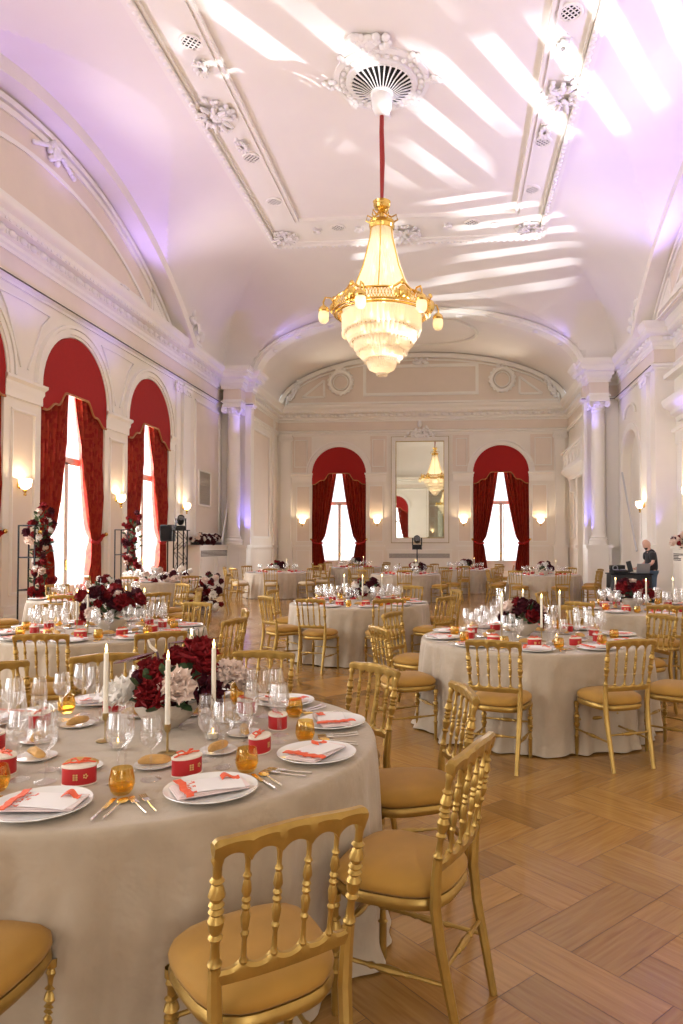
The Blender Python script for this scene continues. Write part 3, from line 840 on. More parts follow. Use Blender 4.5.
# ------------------------------------------------------------------ ceiling frame, vents and stucco bosses
def frame_box(mb, x0, x1, y0, y1, z0, z1):
    mb.box(x0, x1, y0, y1, z0, z1)
fx0, fx1, fy0, fy1 = -5.86, 2.80, 8.1, 22.2
gx0, gx1, gy0, gy1 = -4.68, 1.82, 9.8, 20.45
zt = ZT
mb = MB()
def rect_ring(mb, a, b, dz):
    (x0, x1, y0, y1), (X0_, X1_, Y0_, Y1_) = a, b
    mb.box(x0, x1, y0, Y0_, zt - dz, zt + .0); mb.box(x0, x1, Y1_, y1, zt - dz, zt); mb.box(x0, X0_, Y0_, Y1_, zt - dz, zt); mb.box(X1_, x1, Y0_, Y1_, zt - dz, zt)
rect_ring(mb, (fx0, fx1, fy0, fy1), (gx0, gx1, gy0, gy1), .03)
def inset(a, k): return (a[0] + k, a[1] - k, a[2] + k, a[3] - k)
O = (fx0, fx1, fy0, fy1); G = (gx0, gx1, gy0, gy1)
for k, w, dz in ((0, .10, .12), (.12, .10, .17), (.24, .05, .09)): rect_ring(mb, inset(O, k), inset(O, k + w), dz)
for k, w, dz in ((0, .07, .10), (-.12, .06, .08)): rect_ring(mb, inset(G, k), inset(G, k + w), dz)
struct(trim(mb))
mb = MB()   # bead rows on the frame
def beads(x0, y0, x1, y1, st=.19):
    n = int(math.hypot(x1 - x0, y1 - y0) / st)
    for i in range(n): t_ = (i + .5) / n; mb.ell((x0 + (x1 - x0) * t_, y0 + (y1 - y0) * t_, zt - .17), (.06, .06, .04), 7, 5)
k = .17; beads(fx0 + k, 9, fx0 + k, fy1 - k); beads(fx1 - k, 9, fx1 - k, fy1 - k); beads(fx0 + k, fy1 - k, fx1 - k, fy1 - k)
trim(mb, STUCCO, 60)
def boss(x, y, w, h, n=40, z=zt - .1, sc=1.):
    mb = MB()
    for i in range(n):
        a = random.uniform(0, 2 * PI); q = math.sqrt(random.random())
        mb.ell((x + w * q * cos(a), y + h * q * sin(a), z + .02 - .04 * (1 - q)), (.06 * sc, .06 * sc, .04 * sc), 7, 5)
    for i in range(10):
        a = 2 * PI * i / 10; p = [(x + w * 1.1 * cos(a) * t_, y + h * 1.1 * sin(a) * t_, z - .05 + .03 * sin(6 * t_)) for t_ in (.35, .5, .65, .78)]
        mb.tube(p, [.05, .05, .04, .02], 6)
    trim(mb, STUCCO, 60)
for x, y, w, h in ((-5.36, 15.2, .5, .6), (2.36, 15.1, .5, .6), (-1.53, 21.5, .55, .5), (-5.3, 21.5, .42, .42), (2.3, 21.45, .42, .42)): boss(x, y, w, h, 80)
for x, y in ((-5.1, 13.6), (2.1, 13.6), (-5.1, 16.4), (2.1, 16.4), (-2.9, 21.1), (-.2, 21.1), (1.2, 21.1), (-4.2, 21.1)): boss(x, y, .16, .3 if abs(y - 21.1) > .1 else .14, 12, zt - .05, .6)
def ceiling_vent(x, y, label):
    t = thing('ceiling_vent', label, 'ceiling vent', (x, y, zt - .045))
    m1 = MB(); m1.lathe([(.0, .0), (.2, 0)], 20); m1.build('backing', VENTM, t)
    m2 = MB(); m2.torus(.21, .03, 24, 6); m2.build('rim', WHITE, t)
    m3 = MB()
    for k in (-2, -1, 0, 1, 2):
        l = math.sqrt(max(0, .2 ** 2 - (k * .078) ** 2))
        m3.box(-l, l, k * .078 - .012, k * .078 + .012, -.02, -.012, Matrix.Rotation(PI / 4, 4, 'Z')); m3.box(k * .078 - .012, k * .078 + .012, -l, l, -.022, -.014, Matrix.Rotation(PI / 4, 4, 'Z'))
    m3.build('lattice', WHITE, t)
for x, y, lb in ((-5.03, 12.93, 'round ceiling lattice vent on the left band, nearest the viewer'), (-5.03, 16.99, 'round ceiling lattice vent on the left band just beyond the stucco cartouche'),
                 (-5.03, 19.24, 'round ceiling lattice vent on the left band nearest the far corner'), (2.1, 12.76, 'round ceiling lattice vent on the right band, nearest the viewer'),
                 (2.1, 16.88, 'round ceiling lattice vent on the right band just beyond the cartouche'), (2.1, 19.16, 'round ceiling lattice vent on the right band nearest the far corner'),
                 (-3.53, 21.0, 'round lattice vent on the far ceiling band, left of the chandelier'), (.53, 21.0, 'round lattice vent on the far ceiling band, right of the chandelier')):
    ceiling_vent(x, y, lb)
# oval ring on the end-room ceiling
mb = MB(); 
pts = []
for k in range(49):
    a = 2 * PI * k / 48; x = -1.65 + 2.6 * cos(a); y = 30.5 + 2.1 * sin(a); pts.append((x, y, far_z(x, 0) - .03))
mb.tube(pts, .07, 6); trim(mb)

# carved figures standing on the cornice corners
def carved(x, y, sx, label):
    mb = MB()
    for k in range(46):
        t_ = k / 46; mb.ell((x + random.uniform(-.18, .18) + sx * .1 * sin(t_ * 6), y + random.uniform(-.18, .18), ZC + .1 + t_ * 1.0), (.13 * (1.15 - .6 * t_), .13 * (1.15 - .6 * t_), .13), 8, 6)
    mb.ell((x, y, ZC + 1.2), (.11, .12, .15), 10, 8)
    mb.tube([(x - sx * .1, y, ZC + .9), (x + sx * .25, y - .1, ZC + .7), (x + sx * .3, y - .25, ZC + .35)], [.07, .06, .04], 7)
    mb.box(x - .25, x + .25, y - .25, y + .25, ZC + .03, ZC + .12)
    tag(mb.build('cornice_sculpture', STUCCO, sharp=60), label, 'sculpture')
carved(XL + .22, 23.2, 1, 'white carved figure standing on the left cornice beside the lunette')
carved(XR - .2, 23.0, -1, 'white carved figure standing on the right cornice beside the lunette')

# ------------------------------------------------------------------ windows and curtains
FRAMEW = mat('white_window_paint', (.72, .68, .60), .5)
win_n = [0]
def window_unit(fr, c, r, sp, sill, where, tall=True):
    win_n[0] += 1
    o = bpy.data.objects.new('window_%d' % win_n[0], None); COL.objects.link(o); o.location = fr.p(c, sill, 0); struct(o)
    n0 = -.32
    m1 = MB()
    fr.arch(m1, c, sp, r - .08, r + .0, n0, n0 + .08)
    fr.box(m1, c - r, c - r + .09, sill, sp, n0, n0 + .08); fr.box(m1, c + r - .09, c + r, sill, sp, n0, n0 + .08)
    fr.box(m1, c - r, c + r, sill, sill + .12, n0, n0 + .09)
    fr.box(m1, c - r, c + r, 3.55, 3.72, n0, n0 + .1)
    fr.box(m1, c - .07, c + .07, sill, 3.6, n0, n0 + .1); 
    for s in (-1, 1): fr.box(m1, c + s * .62 * r - .02 if False else c + s * .13 - .02, c + s * .13 + .02, sill + .1, 3.55, n0 + .01, n0 + .06)
    fr.box(m1, c - r, c + r, sill + .12, sill + .5, n0 + .02, n0 + .06)
    rel(m1, 'window_frame', FRAMEW, o)
    m2 = MB(); fr.box(m2, c - .015, c + .015, 1.0, 1.25, n0 + .1, n0 + .14); rel(m2, 'handle', BRASS, o)
    m3 = MB(); K = 20
    pts = [(c - r, sill)] + [(c - r * cos(PI * i / K), sp + r * sin(PI * i / K)) for i in range(K + 1)] + [(c + r, sill)]
    m3.add([fr.p(a, z, n0 + .03) for a, z in pts], [tuple(range(len(pts)))]); rel(m3, 'pane', PANE, o, 0)

def smooth(t): t = max(0, min(1, t)); return t * t * (3 - 2 * t)
def valance(fr, c, r, sp, label, first):
    t = thing('valance', label, 'window valance', fr.p(c, sp, 0))
    def low(q):  # q in -1..1
        a = abs(q)
        return sp + .04 - .34 * smooth((a - .34) / .24) - .20 * smooth((a - .66) / .26)
    K = 48; n0, n1 = -.03, .04
    fr_pts = []; rg = []
    for i in range(K + 1):
        q = -1 + 2 * i / K; x = c + q * (r - .005); up = sp + math.sqrt(max(0, r * r - (x - c) ** 2)) - .004; lo = low(q)
        up = max(up, lo + .005)
        rg.append([fr.p(x, lo, n0), fr.p(x, lo, n1), fr.p(x, up, n1), fr.p(x, up, n0)])
    m1 = MB(); m1.rings(rg); rel(m1, 'cloth', REDV, t)
    m2 = MB(); m2.tube([fr.p(c + (-1 + 2 * i / K) * (r - .02), low(-1 + 2 * i / K), n1 + .005) for i in range(K + 1)], .028, 6); rel(m2, 'fringe', FRINGE, t)
def curtain(fr, c, r, sp, s, label, tiez=1.75, spread=.93):
    """one panel; s=-1 hangs on the low-u side"""
    t = thing('curtain', label, 'curtain', fr.p(c + s * r, .02, 0))
    K, H = 96, 46; m1 = MB(); v = []; f = []
    ztop = sp + .3
    for j in range(H + 1):
        z = .03 + (ztop - .03) * j / H
        if z > tiez: 
            q = (z - tiez) / (ztop - tiez); w = .40 + (spread - .40) * (q ** .72)
        else:
            q = (tiez - z) / tiez; w = .40 + .10 * smooth(q * 1.3)
        pinch = math.exp(-((z - tiez) / .16) ** 2)
        w -= .05 * pinch
        for i in range(K + 1):
            e = i / K
            u = c + s * r * (1 - w * e * 1.0)
            amp = (.085 if z > tiez else .08) * (1 - .6 * pinch)
            n = -.12 + amp * (1.25 - 1.9 * abs(sin(e * PI * 7 + .45 * sin(z * 1.1 + e * 5)))) + .02 * sin(e * 31 + z)
            v.append(fr.p(u, z, n))
    for j in range(H):
        for i in range(K): a = j * (K + 1) + i; f.append((a, a + 1, a + K + 2, a + K + 1))
    m1.v = v; m1.f = f; rel(m1, 'drape', REDC, t, 80)
    m2 = MB(); pt = [fr.p(c + s * r * (1 - .40 * e), tiez - .12 * sin(e * PI * .9) + .06 * (1 - e), -.06 + .03 * sin(e * PI)) for e in [k / 10 for k in range(11)]]
    m2.tube([fr.p(c + s * (r + .01), tiez + .12, .01)] + pt, .05, 7); rel(m2, 'tieback', REDV, t)
    m3 = MB(); m3.ell(fr.p(c + s * (r + .04), tiez + .13, .04), (.05, .05, .05), 10, 7); rel(m3, 'hook', BRASS, t)
names_l = ['second window behind the viewer', 'x', 'y', 'z', 'left window cut by the picture edge', 'nearer of the two full left-wall windows', 'farther of the two full left-wall windows']
for i, (c, r, sp, sl) in enumerate(WINL):
    window_unit(FL, c, r, sp, sl, '')
    if i >= 4:
        w = names_l[i]
        valance(FL, c, r, sp, 'plain red arched valance of the %s' % w, 0)
        curtain(FL, c, r, sp, -1, 'red damask curtain on the near side of the %s' % w)
        curtain(FL, c, r, sp, 1, 'red damask curtain on the far side of the %s' % w)
for (c, r, sp, sl), w in zip(WINF, ('end-wall window left of the mirror', 'end-wall window right of the mirror')):
    window_unit(FF, c, r, sp, sl, '')
    valance(FF, c, r, sp, 'dark red arched valance of the %s' % w, 0)
    curtain(FF, c, r, sp, -1, 'dark red tied curtain, left half of the %s' % w)
    curtain(FF, c, r, sp, 1, 'dark red tied curtain, right half of the %s' % w)
window_unit(FB, -6.35, 1.33, 5.05, .35, ''); window_unit(FB, 3.35, 1.33, 5.05, .35, '')
valance(FB, -6.35, 1.33, 5.05, 'red arched valance seen only as a reflection at the left of the mirror', 0)
curtain(FB, -6.35, 1.33, 5.05, 1, 'red curtain seen only as a reflection at the left of the mirror')
curtain(FB, -6.35, 1.33, 5.05, -1, 'red curtain at the outer side of the window reflected in the mirror')

# tall mirror
def mirror(fr, c, z0, z1, w, label, tilt=0.):
    t = thing('wall_mirror', label, 'mirror', fr.p(c, z0, .0))
    m1 = MB()
    for a, b, e, g in ((c - w, c + w, z0, z0 + .22), (c - w, c + w, z1 - .22, z1), (c - w, c - w + .2, z0 + .22, z1 - .22), (c + w - .2, c + w, z0 + .22, z1 - .22)): fr.box(m1, a, b, e, g, .003, .12)
    for k, (d, n) in enumerate(((.06, .16), (.16, .14))):
        for a, b, e, g in ((c - w + d, c + w - d, z0 + d, z0 + d + .04), (c - w + d, c + w - d, z1 - d - .04, z1 - d), (c - w + d, c - w + d + .04, z0 + d, z1 - d), (c + w - d - .04, c + w - d, z0 + d, z1 - d)): fr.box(m1, a, b, e, g, .12, n)
    rel(m1, 'frame', WHITE, t)
    mg = MB()
    for a, b, e, g in ((c - w + .2, c + w - .2, z0 + .20, z0 + .235), (c - w + .2, c + w - .2, z1 - .235, z1 - .20), (c - w + .195, c - w + .23, z0 + .22, z1 - .22), (c + w - .23, c + w - .195, z0 + .22, z1 - .22)): fr.box(mg, a, b, e, g, .11, .145)
    for a, b, e, g in ((c - w - .03, c + w + .03, z0 - .03, z0 + .0), (c - w - .03, c + w + .03, z1, z1 + .03), (c - w - .03, c - w, z0, z1), (c + w, c + w + .03, z0, z1)): fr.box(mg, a, b, e, g, .003, .07)
    rel(mg, 'gilt_edge', BRONZE, t)
    m2 = MB(); m2.add([fr.p(c - w + .21, z0 + .21, .05), fr.p(c + w - .21, z0 + .21, .05), fr.p(c + w - .21, z1 - .21, .05 + tilt), fr.p(c - w + .21, z1 - .21, .05 + tilt)], [(0, 1, 2, 3)]); rel(m2, 'glass', MIRROR, t, 0)
    m3 = MB()
    for k in range(60):
        a = random.uniform(0, PI); q = random.random(); m3.ell(fr.p(c + .75 * q * cos(a), z1 + .0 + .62 * q * sin(a) * (1 - .4 * abs(cos(a))), .14), (.08, .07, .08), 7, 5)
    m3.ell(fr.p(c, z1 + .62, .14), (.11, .08, .17), 10, 7)
    rel(m3, 'crest', STUCCO, t, 60)
mirror(FF, -1.68, 1.72, 6.82, 1.37, 'tall gilt-edged mirror with a carved crest, reflecting the chandelier', .03)
mirror(FB, -1.5, 1.3, 7.9, 1.5, 'tall mirror seen inside the end-wall mirror, behind the reflected chandelier')

# ------------------------------------------------------------------ chandelier
def chandelier(x, y, label, zb=5.12, full=True):
    t = thing('chandelier', label, 'chandelier', (x, y, zb))
    # heights relative to the bottom tip
    K = 48
    def strand_shell(prof, nm='crystal_tier', n=K):
        m = MB(); v = []; f = []
        for i, (r, z) in enumerate(prof):
            for j in range(n * 2):
                rr = r * (1. if j % 2 == 0 else .93); a = PI * j / n
                v.append((rr * cos(a), rr * sin(a), z))
        for i in range(len(prof) - 1):
            for j in range(n * 2): k = (j + 1) % (n * 2); f.append((i * 2 * n + j, i * 2 * n + k, (i + 1) * 2 * n + k, (i + 1) * 2 * n + j))
        m.v = v; m.f = f
        for j in range(n):
            a = 2 * PI * j / n; r, z = prof[0]; m.ell((r * cos(a), r * sin(a), z - .02), (.018, .018, .035), 5, 4)
        return m.build(nm, CRYSTAL, t, 0, fix=False)
    strand_shell([(.10, .02), (.26, .10), (.30, .18), (.31, .30)])
    strand_shell([(.36, .28), (.44, .34), (.45, .50)])
    strand_shell([(.52, .46), (.58, .52), (.59, .68)])
    strand_shell([(.66, .66), (.72, .72), (.73, .88)])
    strand_shell([(.78, .86), (.83, .92), (.83, 1.22)], 'crystal_curtain')
    strand_shell([(.84, 1.42), (.66, 1.62), (.50, 1.95), (.38, 2.3), (.29, 2.65), (.24, 2.92), (.22, 3.05)], 'crystal_tent', 40)
    for z, r in ((.31, .32), (.51, .46), (.69, .60), (.89, .74)):
        m = MB(); m.lathe([(r - .12, z + .01), (r + .012, z + .012), (r + .016, z), (r + .012, z - .018), (r - .12, z - .01)], 48); m.build('tier_ring', BRASS, t)
    # gallery: openwork brass band with peaks
    m = MB(); n = 96
    for i in range(n):
        a0 = 2 * PI * i / n; a1 = 2 * PI * (i + 1) / n
        for d in (0, 1):
            p = (.98 * cos(a0), .98 * sin(a0), 1.28 + .20 * d); q = (.98 * cos(a1), .98 * sin(a1), 1.28 + .20 * (1 - d)); m.tube([p, q], .008, 5)
    for zz, rr in ((1.26, .99), (1.22, .93)): m.torus(rr, .028, 64, 8, Matrix.Translation((0, 0, zz)))
    pk = []
    for i in range(97):
        a = 2 * PI * i / 96; pk.append((.985 * cos(a), .985 * sin(a), 1.48 + .12 * max(0, cos(6 * a)) ** 3))
    m.tube(pk, .026, 6)
    for k in range(6):
        a = k * PI / 3
        m.ell((1.0 * cos(a), 1.0 * sin(a), 1.40), (.10, .10, .13), 10, 8)
        m.ell((1.0 * cos(a), 1.0 * sin(a), 1.60), (.05, .05, .06), 8, 6)
        for s in (-.12, .12): m.ell((1.0 * cos(a + s), 1.0 * sin(a + s), 1.36), (.06, .06, .09), 8, 6)
    m.build('gallery_band', BRASS, t)
    m = MB()
    for k in range(6):
        a = k * PI / 3 + PI / 6
        m.tube([(.84 * cos(a), .84 * sin(a), 1.42), (.64 * cos(a), .64 * sin(a), 1.66), (.42 * cos(a), .42 * sin(a), 2.2), (.27 * cos(a), .27 * sin(a), 2.8), (.24 * cos(a), .24 * sin(a), 3.04)], .014, 6)
    m.build('frame_rib', BRASS, t)
    m = MB(); m.lathe([(.20, 3.02), (.25, 3.03), (.27, 3.10), (.24, 3.14), (.27, 3.18), (.20, 3.2), (.06, 3.24), (.05, 3.36), (.09, 3.4), (.07, 3.44), (.15, 3.47), (.18, 3.53), (.17, 3.56), (.19, 3.60), (.12, 3.64), (.02, 3.66)], 20)
    for k in range(6):
        a = k * PI / 3; m.tube([(.22 * cos(a), .22 * sin(a), 3.16), (.33 * cos(a), .33 * sin(a), 3.22), (.30 * cos(a), .30 * sin(a), 3.33), (.20 * cos(a), .20 * sin(a), 3.28), (.06 * cos(a), .06 * sin(a), 3.36)], .018, 6)
    m.build('crown', BRASS, t)
    for k in range(6):
        a = k * PI / 3 + .28
        m = MB(); ca, sa = cos(a), sin(a)
        m.tube([(.98 * ca, .98 * sa, 1.40), (1.06 * ca, 1.06 * sa, 1.52), (1.17 * ca, 1.17 * sa, 1.52), (1.21 * ca, 1.21 * sa, 1.42), (1.2 * ca, 1.2 * sa, 1.34)], .02, 7)
        m.lathe([(.03, 1.36), (.10, 1.30), (.115, 1.25), (.10, 1.22)], 14, Matrix.Translation((1.2 * ca, 1.2 * sa, 0)))
        arm = m.build('lamp_arm', BRASS, t)
        m = MB(); m.lathe([(.095, 1.24), (.11, 1.14), (.10, 1.05), (.06, 1.00), (.0, .985)], 14, Matrix.Translation((1.2 * ca, 1.2 * sa, 0))); m.build('lamp_shade', SHADE, arm)
        m = MB(); m.ell((1.2 * ca, 1.2 * sa, 1.14), (.045, .045, .06), 10, 8); m.build('bulb', BULB, arm)
    for z, r, n in ((.42, .22, 5), (.78, .45, 8), (1.08, .55, 10), (1.7, .42, 8), (2.2, .22, 5), (2.7, .12, 3)):
        for k in range(n):
            a = 2 * PI * k / n
            m = MB(); m.ell((r * cos(a), r * sin(a), z), (.045, .045, .07), 8, 6); m.build('bulb', BULB, t)
    return t
CH = chandelier(-1.5, 14.4, 'big gilt crystal chandelier hanging from a red sleeve in the hall')
mb = MB(); mb.tube([(-1.5, 14.4, 8.76), (-1.49, 14.4, 9.6), (-1.505, 14.4, 10.2), (-1.5, 14.4, 10.55)], [.035, .055, .05, .045], 10)
tag(mb.build('suspension_cord', ROPE), 'long red fabric sleeve around the chandelier chain', 'cord')
# rosette
def rosette(x, y):
    mb = MB(); M = Matrix.Translation((x, y, zt))
    mb.lathe([(1.0, 0), (1.0, -.04), (.9, -.07), (.88, -.04), (.75, -.05), (.73, -.1), (.62, -.12)], 48, M)
    mb.lathe([(.16, -.15), (.24, -.30), (.20, -.34), (.22, -.42), (.21, -.58), (.15, -.72), (.05, -.76), (.0, -.76)], 24, M)
    for k in range(32):
        a = 2 * PI * k / 32; mb.tube([(x + .24 * cos(a), y + .24 * sin(a), zt - .30), (x + .42 * cos(a), y + .42 * sin(a), zt - .20), (x + .66 * cos(a), y + .66 * sin(a), zt - .12)], [.010, .014, .022], 5)
    for k in range(28):
        a = 2 * PI * k / 28; mb.ell((x + .82 * cos(a), y + .82 * sin(a), zt - .07), (.06, .06, .04), 7, 5)
    for k in range(8):
        a = PI / 4 * k; 
        for j in range(5 if k % 2 else 9): mb.ell((x + (.92 + .035 * j) * cos(a + random.uniform(-.16, .16) * (1 - j / 12)), y + (.92 + .035 * j) * sin(a + random.uniform(-.16, .16) * (1 - j / 12)), zt - .05), (.07, .07, .05), 7, 5)
    o = trim(mb, STUCCO, 50)
    m2 = MB(); m2.lathe([(.20, -.27), (.42, -.165), (.64, -.085)], 44, M); trim(m2, VENTM)
rosette(-1.5, 14.4)
mb = MB()
for k in range(50):
    a = random.uniform(0, 2 * PI); q = random.random() * .4
    mb.ell((-1.6 + q * cos(a), 13.15 + q * .6 * sin(a), zt - .08), (.09, .09, .07), 7, 5)
trim(mb, STUCCO, 60)

# ------------------------------------------------------------------ wall sconces
def make_sconce():
    t = thing('wall_sconce', '', 'wall lamp')
    m = MB(); m.lathe([(.0, .0), (.07, .0), (.075, .02), (.03, .04)], 16, Matrix.Rotation(PI / 2, 4, 'X')); m.tube([(0, 0, 0), (0, -.10, .0), (0, -.14, .02)], .014, 8)
    m.box(-.13, .13, -.15, -.12, .04, .065); m.build('bracket', BRASS, t)
    m = MB(); m.lathe([(.02, -.22), (.035, -.2), (.02, -.16), (.05, -.12), (.03, -.08)], 12, Matrix.Translation((0, -.14, 0))); m.build('finial', BRASS, t)
    m = MB(); m.lathe([(.03, -.09), (.09, -.06), (.135, .0), (.15, .07), (.16, .13)], 20, Matrix.Translation((0, -.14, 0)), sx=1., sy=.75); sh = m.build('lamp_shade', SHADE, t)
    m = MB(); m.ell((0, -.14, .03), (.035, .035, .05), 10, 8); m.build('bulb', BULB, t)
    return Proto(t)
SC = make_sconce()
sconce_at = []
def put_sconce(fr, u, z, n, label):
    ang = math.atan2(fr.n[1], fr.n[0]) + PI / 2
    SC.place(fr.p(u, z, n), ang, label); sconce_at.append(fr.p(u, z + .05, n + .2))
put_sconce(FL, 14.05, 2.85, .006, 'lit brass wall lamp on the left pillar nearest the viewer'); put_sconce(FL, 18.3, 2.83, .006, 'lit brass wall lamp on the pillar between the two full left windows')
put_sconce(FL, 22.75, 2.85, .1, 'lit brass wall lamp on the left pilaster beside the speaker')
for u, w in ((-7.42, 'at the far left of the end wall'), (-3.75, 'just left of the tall mirror'), (.42, 'just right of the tall mirror'), (4.05, 'at the right end of the end wall')): put_sconce(FF, u, 2.72, .006, 'lit brass wall lamp ' + w)
put_sconce(FRr, 22.95, 2.85, .12, 'lit brass wall lamp on the right pilaster above the man'); put_sconce(FRN, 20.6, 3.1, .07, 'lit brass wall lamp at the right picture edge above the flowers')

# ------------------------------------------------------------------ chair
def turned(L, z0, base=.013, k=1.):
    """turned spindle profile from z0 to z0+L with a ringed belly in the middle"""
    pr = []
    pts = [(0, 1.0), (.03, 1.35), (.06, .9), (.12, .85), (.22, .75), (.27, 1.35), (.30, .85), (.33, 1.2), (.42, 1.55), (.47, .95), (.50, 1.45), (.53, .95), (.56, 1.45), (.59, .95), (.64, 1.55), (.71, 1.2), (.74, .85), (.77, 1.35), (.80, .8), (.90, .85), (.95, 1.2), (1., .9)]
    return [(base * r * k, z0 + L * t) for t, r in pts]
def make_chair(seatmat, name='banquet_chair'):
    t = thing(name, '', 'chair')
    yb0, yb1, zr = -.195, -.255, .86
    # seat frame
    def plan(a, w, d, e=3.2):
        c_, s_ = cos(a), sin(a); k = (abs(c_) ** e + abs(s_) ** e) ** (-1 / e); y = d * s_ * k
        wx = w * (1 + .10 * (y / d)) ; return (wx * c_ * k, y)
    N = 32
    def ring(w, d, z): return [(*plan(2 * PI * j / N, w, d), z) for j in range(N)]
    m = MB(); m.rings([ring(.185, .19, .405), ring(.195, .205, .41), ring(.203, .213, .425), ring(.203, .213, .435), ring(.195, .205, .448), ring(.17, .18, .448)]); m.build('seat_frame', GOLD, t)
    m = MB(); m.rings([ring(.186, .196, .447), ring(.200, .210, .458), ring(.204, .214, .472), ring(.200, .210, .488), ring(.184, .194, .505), ring(.15, .16, .518), ring(.10, .11, .525), ring(.05, .05, .528), ring(.005, .005, .529)]); m.build('seat', seatmat, t, 60)
    for s in (-1, 1):
        m = MB(); m.lathe([(.011, 0), (.014, .02)] + turned(.24, .14, .0135, 1.1)[:] + [(.02, .385), (.02, .41)], 10, Matrix.Translation((s * .178, .175, 0)))
        m.build('leg', GOLD, t)
    for s in (-1, 1):
        m = MB()
        path = [(s * .165, -.275, 0), (s * .168, -.245, .15), (s * .172, -.21, .32), (s * .175, -.195, .44), (s * .178, -.20, .54), (s * .181, -.207, .60)]
        m.tube(path, [.015, .017, .019, .020, .018, .016], 8); 
        m.build('leg', GOLD, t)
        m = MB(); A = Vector((s * .181, -.207, .60)); B = Vector((s * .19, -.255, .885)); q = (B - A).to_track_quat('Z', 'Y').to_matrix().to_4x4()
        m.lathe(turned((B - A).length, 0, 0.0135, 1.), 10, Matrix.Translation(A) @ q); m.build('back_post', GOLD, t)
    for k in range(4):
        x = -.115 + .0767 * k; A = Vector((x, -.213 - .012 * (1 - (x / .19) ** 2), .595)); B = Vector((x * 1.03, -.255 - .012 * (1 - (x / .19) ** 2), .885)); q = (B - A).to_track_quat('Z', 'Y').to_matrix().to_4x4()
        m = MB(); m.lathe(turned((B - A).length, 0, 0.0082, 1.), 8, Matrix.Translation(A) @ q); m.build('spindle', GOLD, t)
    def rail(z_lo, z_hi, yc, half, th):
        K = 60; rg = []
        for i in range(K + 1):
            x = -half + 2 * half * i / K; y = yc - .014 * (1 - (x / half) ** 2); lo, hi = z_lo(x), z_hi(x); e_ = max(0., 1 - (half - abs(x)) / .014); hi -= .010 * e_ * e_; lo += .006 * e_ * e_; h = hi - lo
            rg.append([(x, y - th * .6, lo), (x, y + th * .6, lo), (x, y + th, lo + h * .35), (x, y + th * 1.05, hi - h * .2), (x, y + th * .5, hi), (x, y - th * .7, hi), (x, y - th * 1.2, hi - h * .25), (x, y - th, lo + h * .35)])
        m = MB(); m.rings(rg); return m
    sc = lambda x: abs(sin(PI * (x + .192) / .0767))
    m = rail(lambda x: .858 + .027 * (sc(x) ** .55), lambda x: .927 + .005 * cos(x / .2 * PI), -.257, .203, .0155); m.build('top_rail', GOLD, t)
    m = rail(lambda x: .555, lambda x: .590 + .022 * (1 - sc(x) ** .6), -.207, .176, .010); m.build('lower_rail', GOLD, t)
    def stretch(a, b, r=.0075):
        A, B = Vector(a), Vector(b); L = (B - A).length; q = (B - A).to_track_quat('Z', 'Y').to_matrix().to_4x4()
        m = MB(); m.lathe([(r, 0), (r, L * .3), (r * 1.6, L * .34), (r, L * .37), (r * 1.7, L * .42), (r * 2., L * .5), (r * 1.7, L * .58), (r, L * .63), (r * 1.6, L * .66), (r, L * .7), (r, L)], 8, Matrix.Translation(A) @ q); m.build('stretcher', GOLD, t)
    for s in (-1, 1): stretch((s * .168, -.235, .20), (s * .178, .175, .20))
    stretch((-.178, .175, .27), (.178, .175, .27)); stretch((-.169, -.225, .25), (.169, -.225, .25))
    return Proto(t)
CHAIR = make_chair(SEAT); CHAIRP = make_chair(PALESEAT)

# ------------------------------------------------------------------ tables
def cloth_mesh(r, seed, h=.762, hem=.012):
    rnd = random.Random(seed); n = 260; rg = []; 
    ph = [rnd.uniform(0, 6.28) for _ in range(6)]
    def fold(a):
        return .5 * sin(9 * a + ph[0] + .7 * sin(2 * a + ph[1])) + .35 * sin(17 * a + ph[2] + .9 * sin(3 * a + ph[3])) + .22 * sin(29 * a + ph[4]) 
    rows = [(0.02, h)] + [(r * q, h) for q in (.3, .6, .8, .93)] + [(r - .012, h), (r, h - .003), (r + .006, h - .012), (r + .010, h - .03)]
    v = []; f = []
    for q, z in rows: v += [(q * cos(2 * PI * j / n), q * sin(2 * PI * j / n), z) for j in range(n)]
    D = 16
    for i in range(1, D + 1):
        t_ = i / D; z = h - .03 - (h - .03 - hem) * t_
        for j in range(n):
            a = 2 * PI * j / n; F_ = fold(a)
            q = r + .010 + .035 * t_ + (F_ * .058 + .014 * sin(41 * a + ph[5] + 3 * t_)) * (t_ ** .6) + max(0, t_ - .9) * .25 * (1 + .5 * sin(13 * a + ph[1]))
            v.append((q * cos(a), q * sin(a), z + (.004 * sin(23 * a) if i == D else 0)))
    M_ = len(rows) + D
    for i in range(M_ - 1):
        for j in range(n): k = (j + 1) % n; f.append((i * n + j, i * n + k, (i + 1) * n + k, (i + 1) * n + j))
    f.append(tuple(range(n)))
    mb = MB(); mb.v = v; mb.f = f; return mb
cloths = [cloth_mesh(1.0, s) for s in (11, 12, 13)]
cloth_me = [c.mesh('tablecloth', CLOTH, 60) for c in cloths]
def make_table():
    t = thing('round_table', '', 'table')
    m = MB(); m.lathe([(0, .72), (.97, .72), (.975, .735), (.975, .755), (.965, .759), (0, .759)], 48); m.build('tabletop', BREADW, t)
    for k in range(4):
        a = PI / 4 + k * PI / 2; m = MB(); m.tube([(.62 * cos(a), .62 * sin(a), 0), (.6 * cos(a), .6 * sin(a), .72)], .016, 8); m.build('leg', BLACK, t)
    return Proto(t)
BREADW = mat('birch_ply', (.55, .38, .22), .6)
TABLE = make_table()

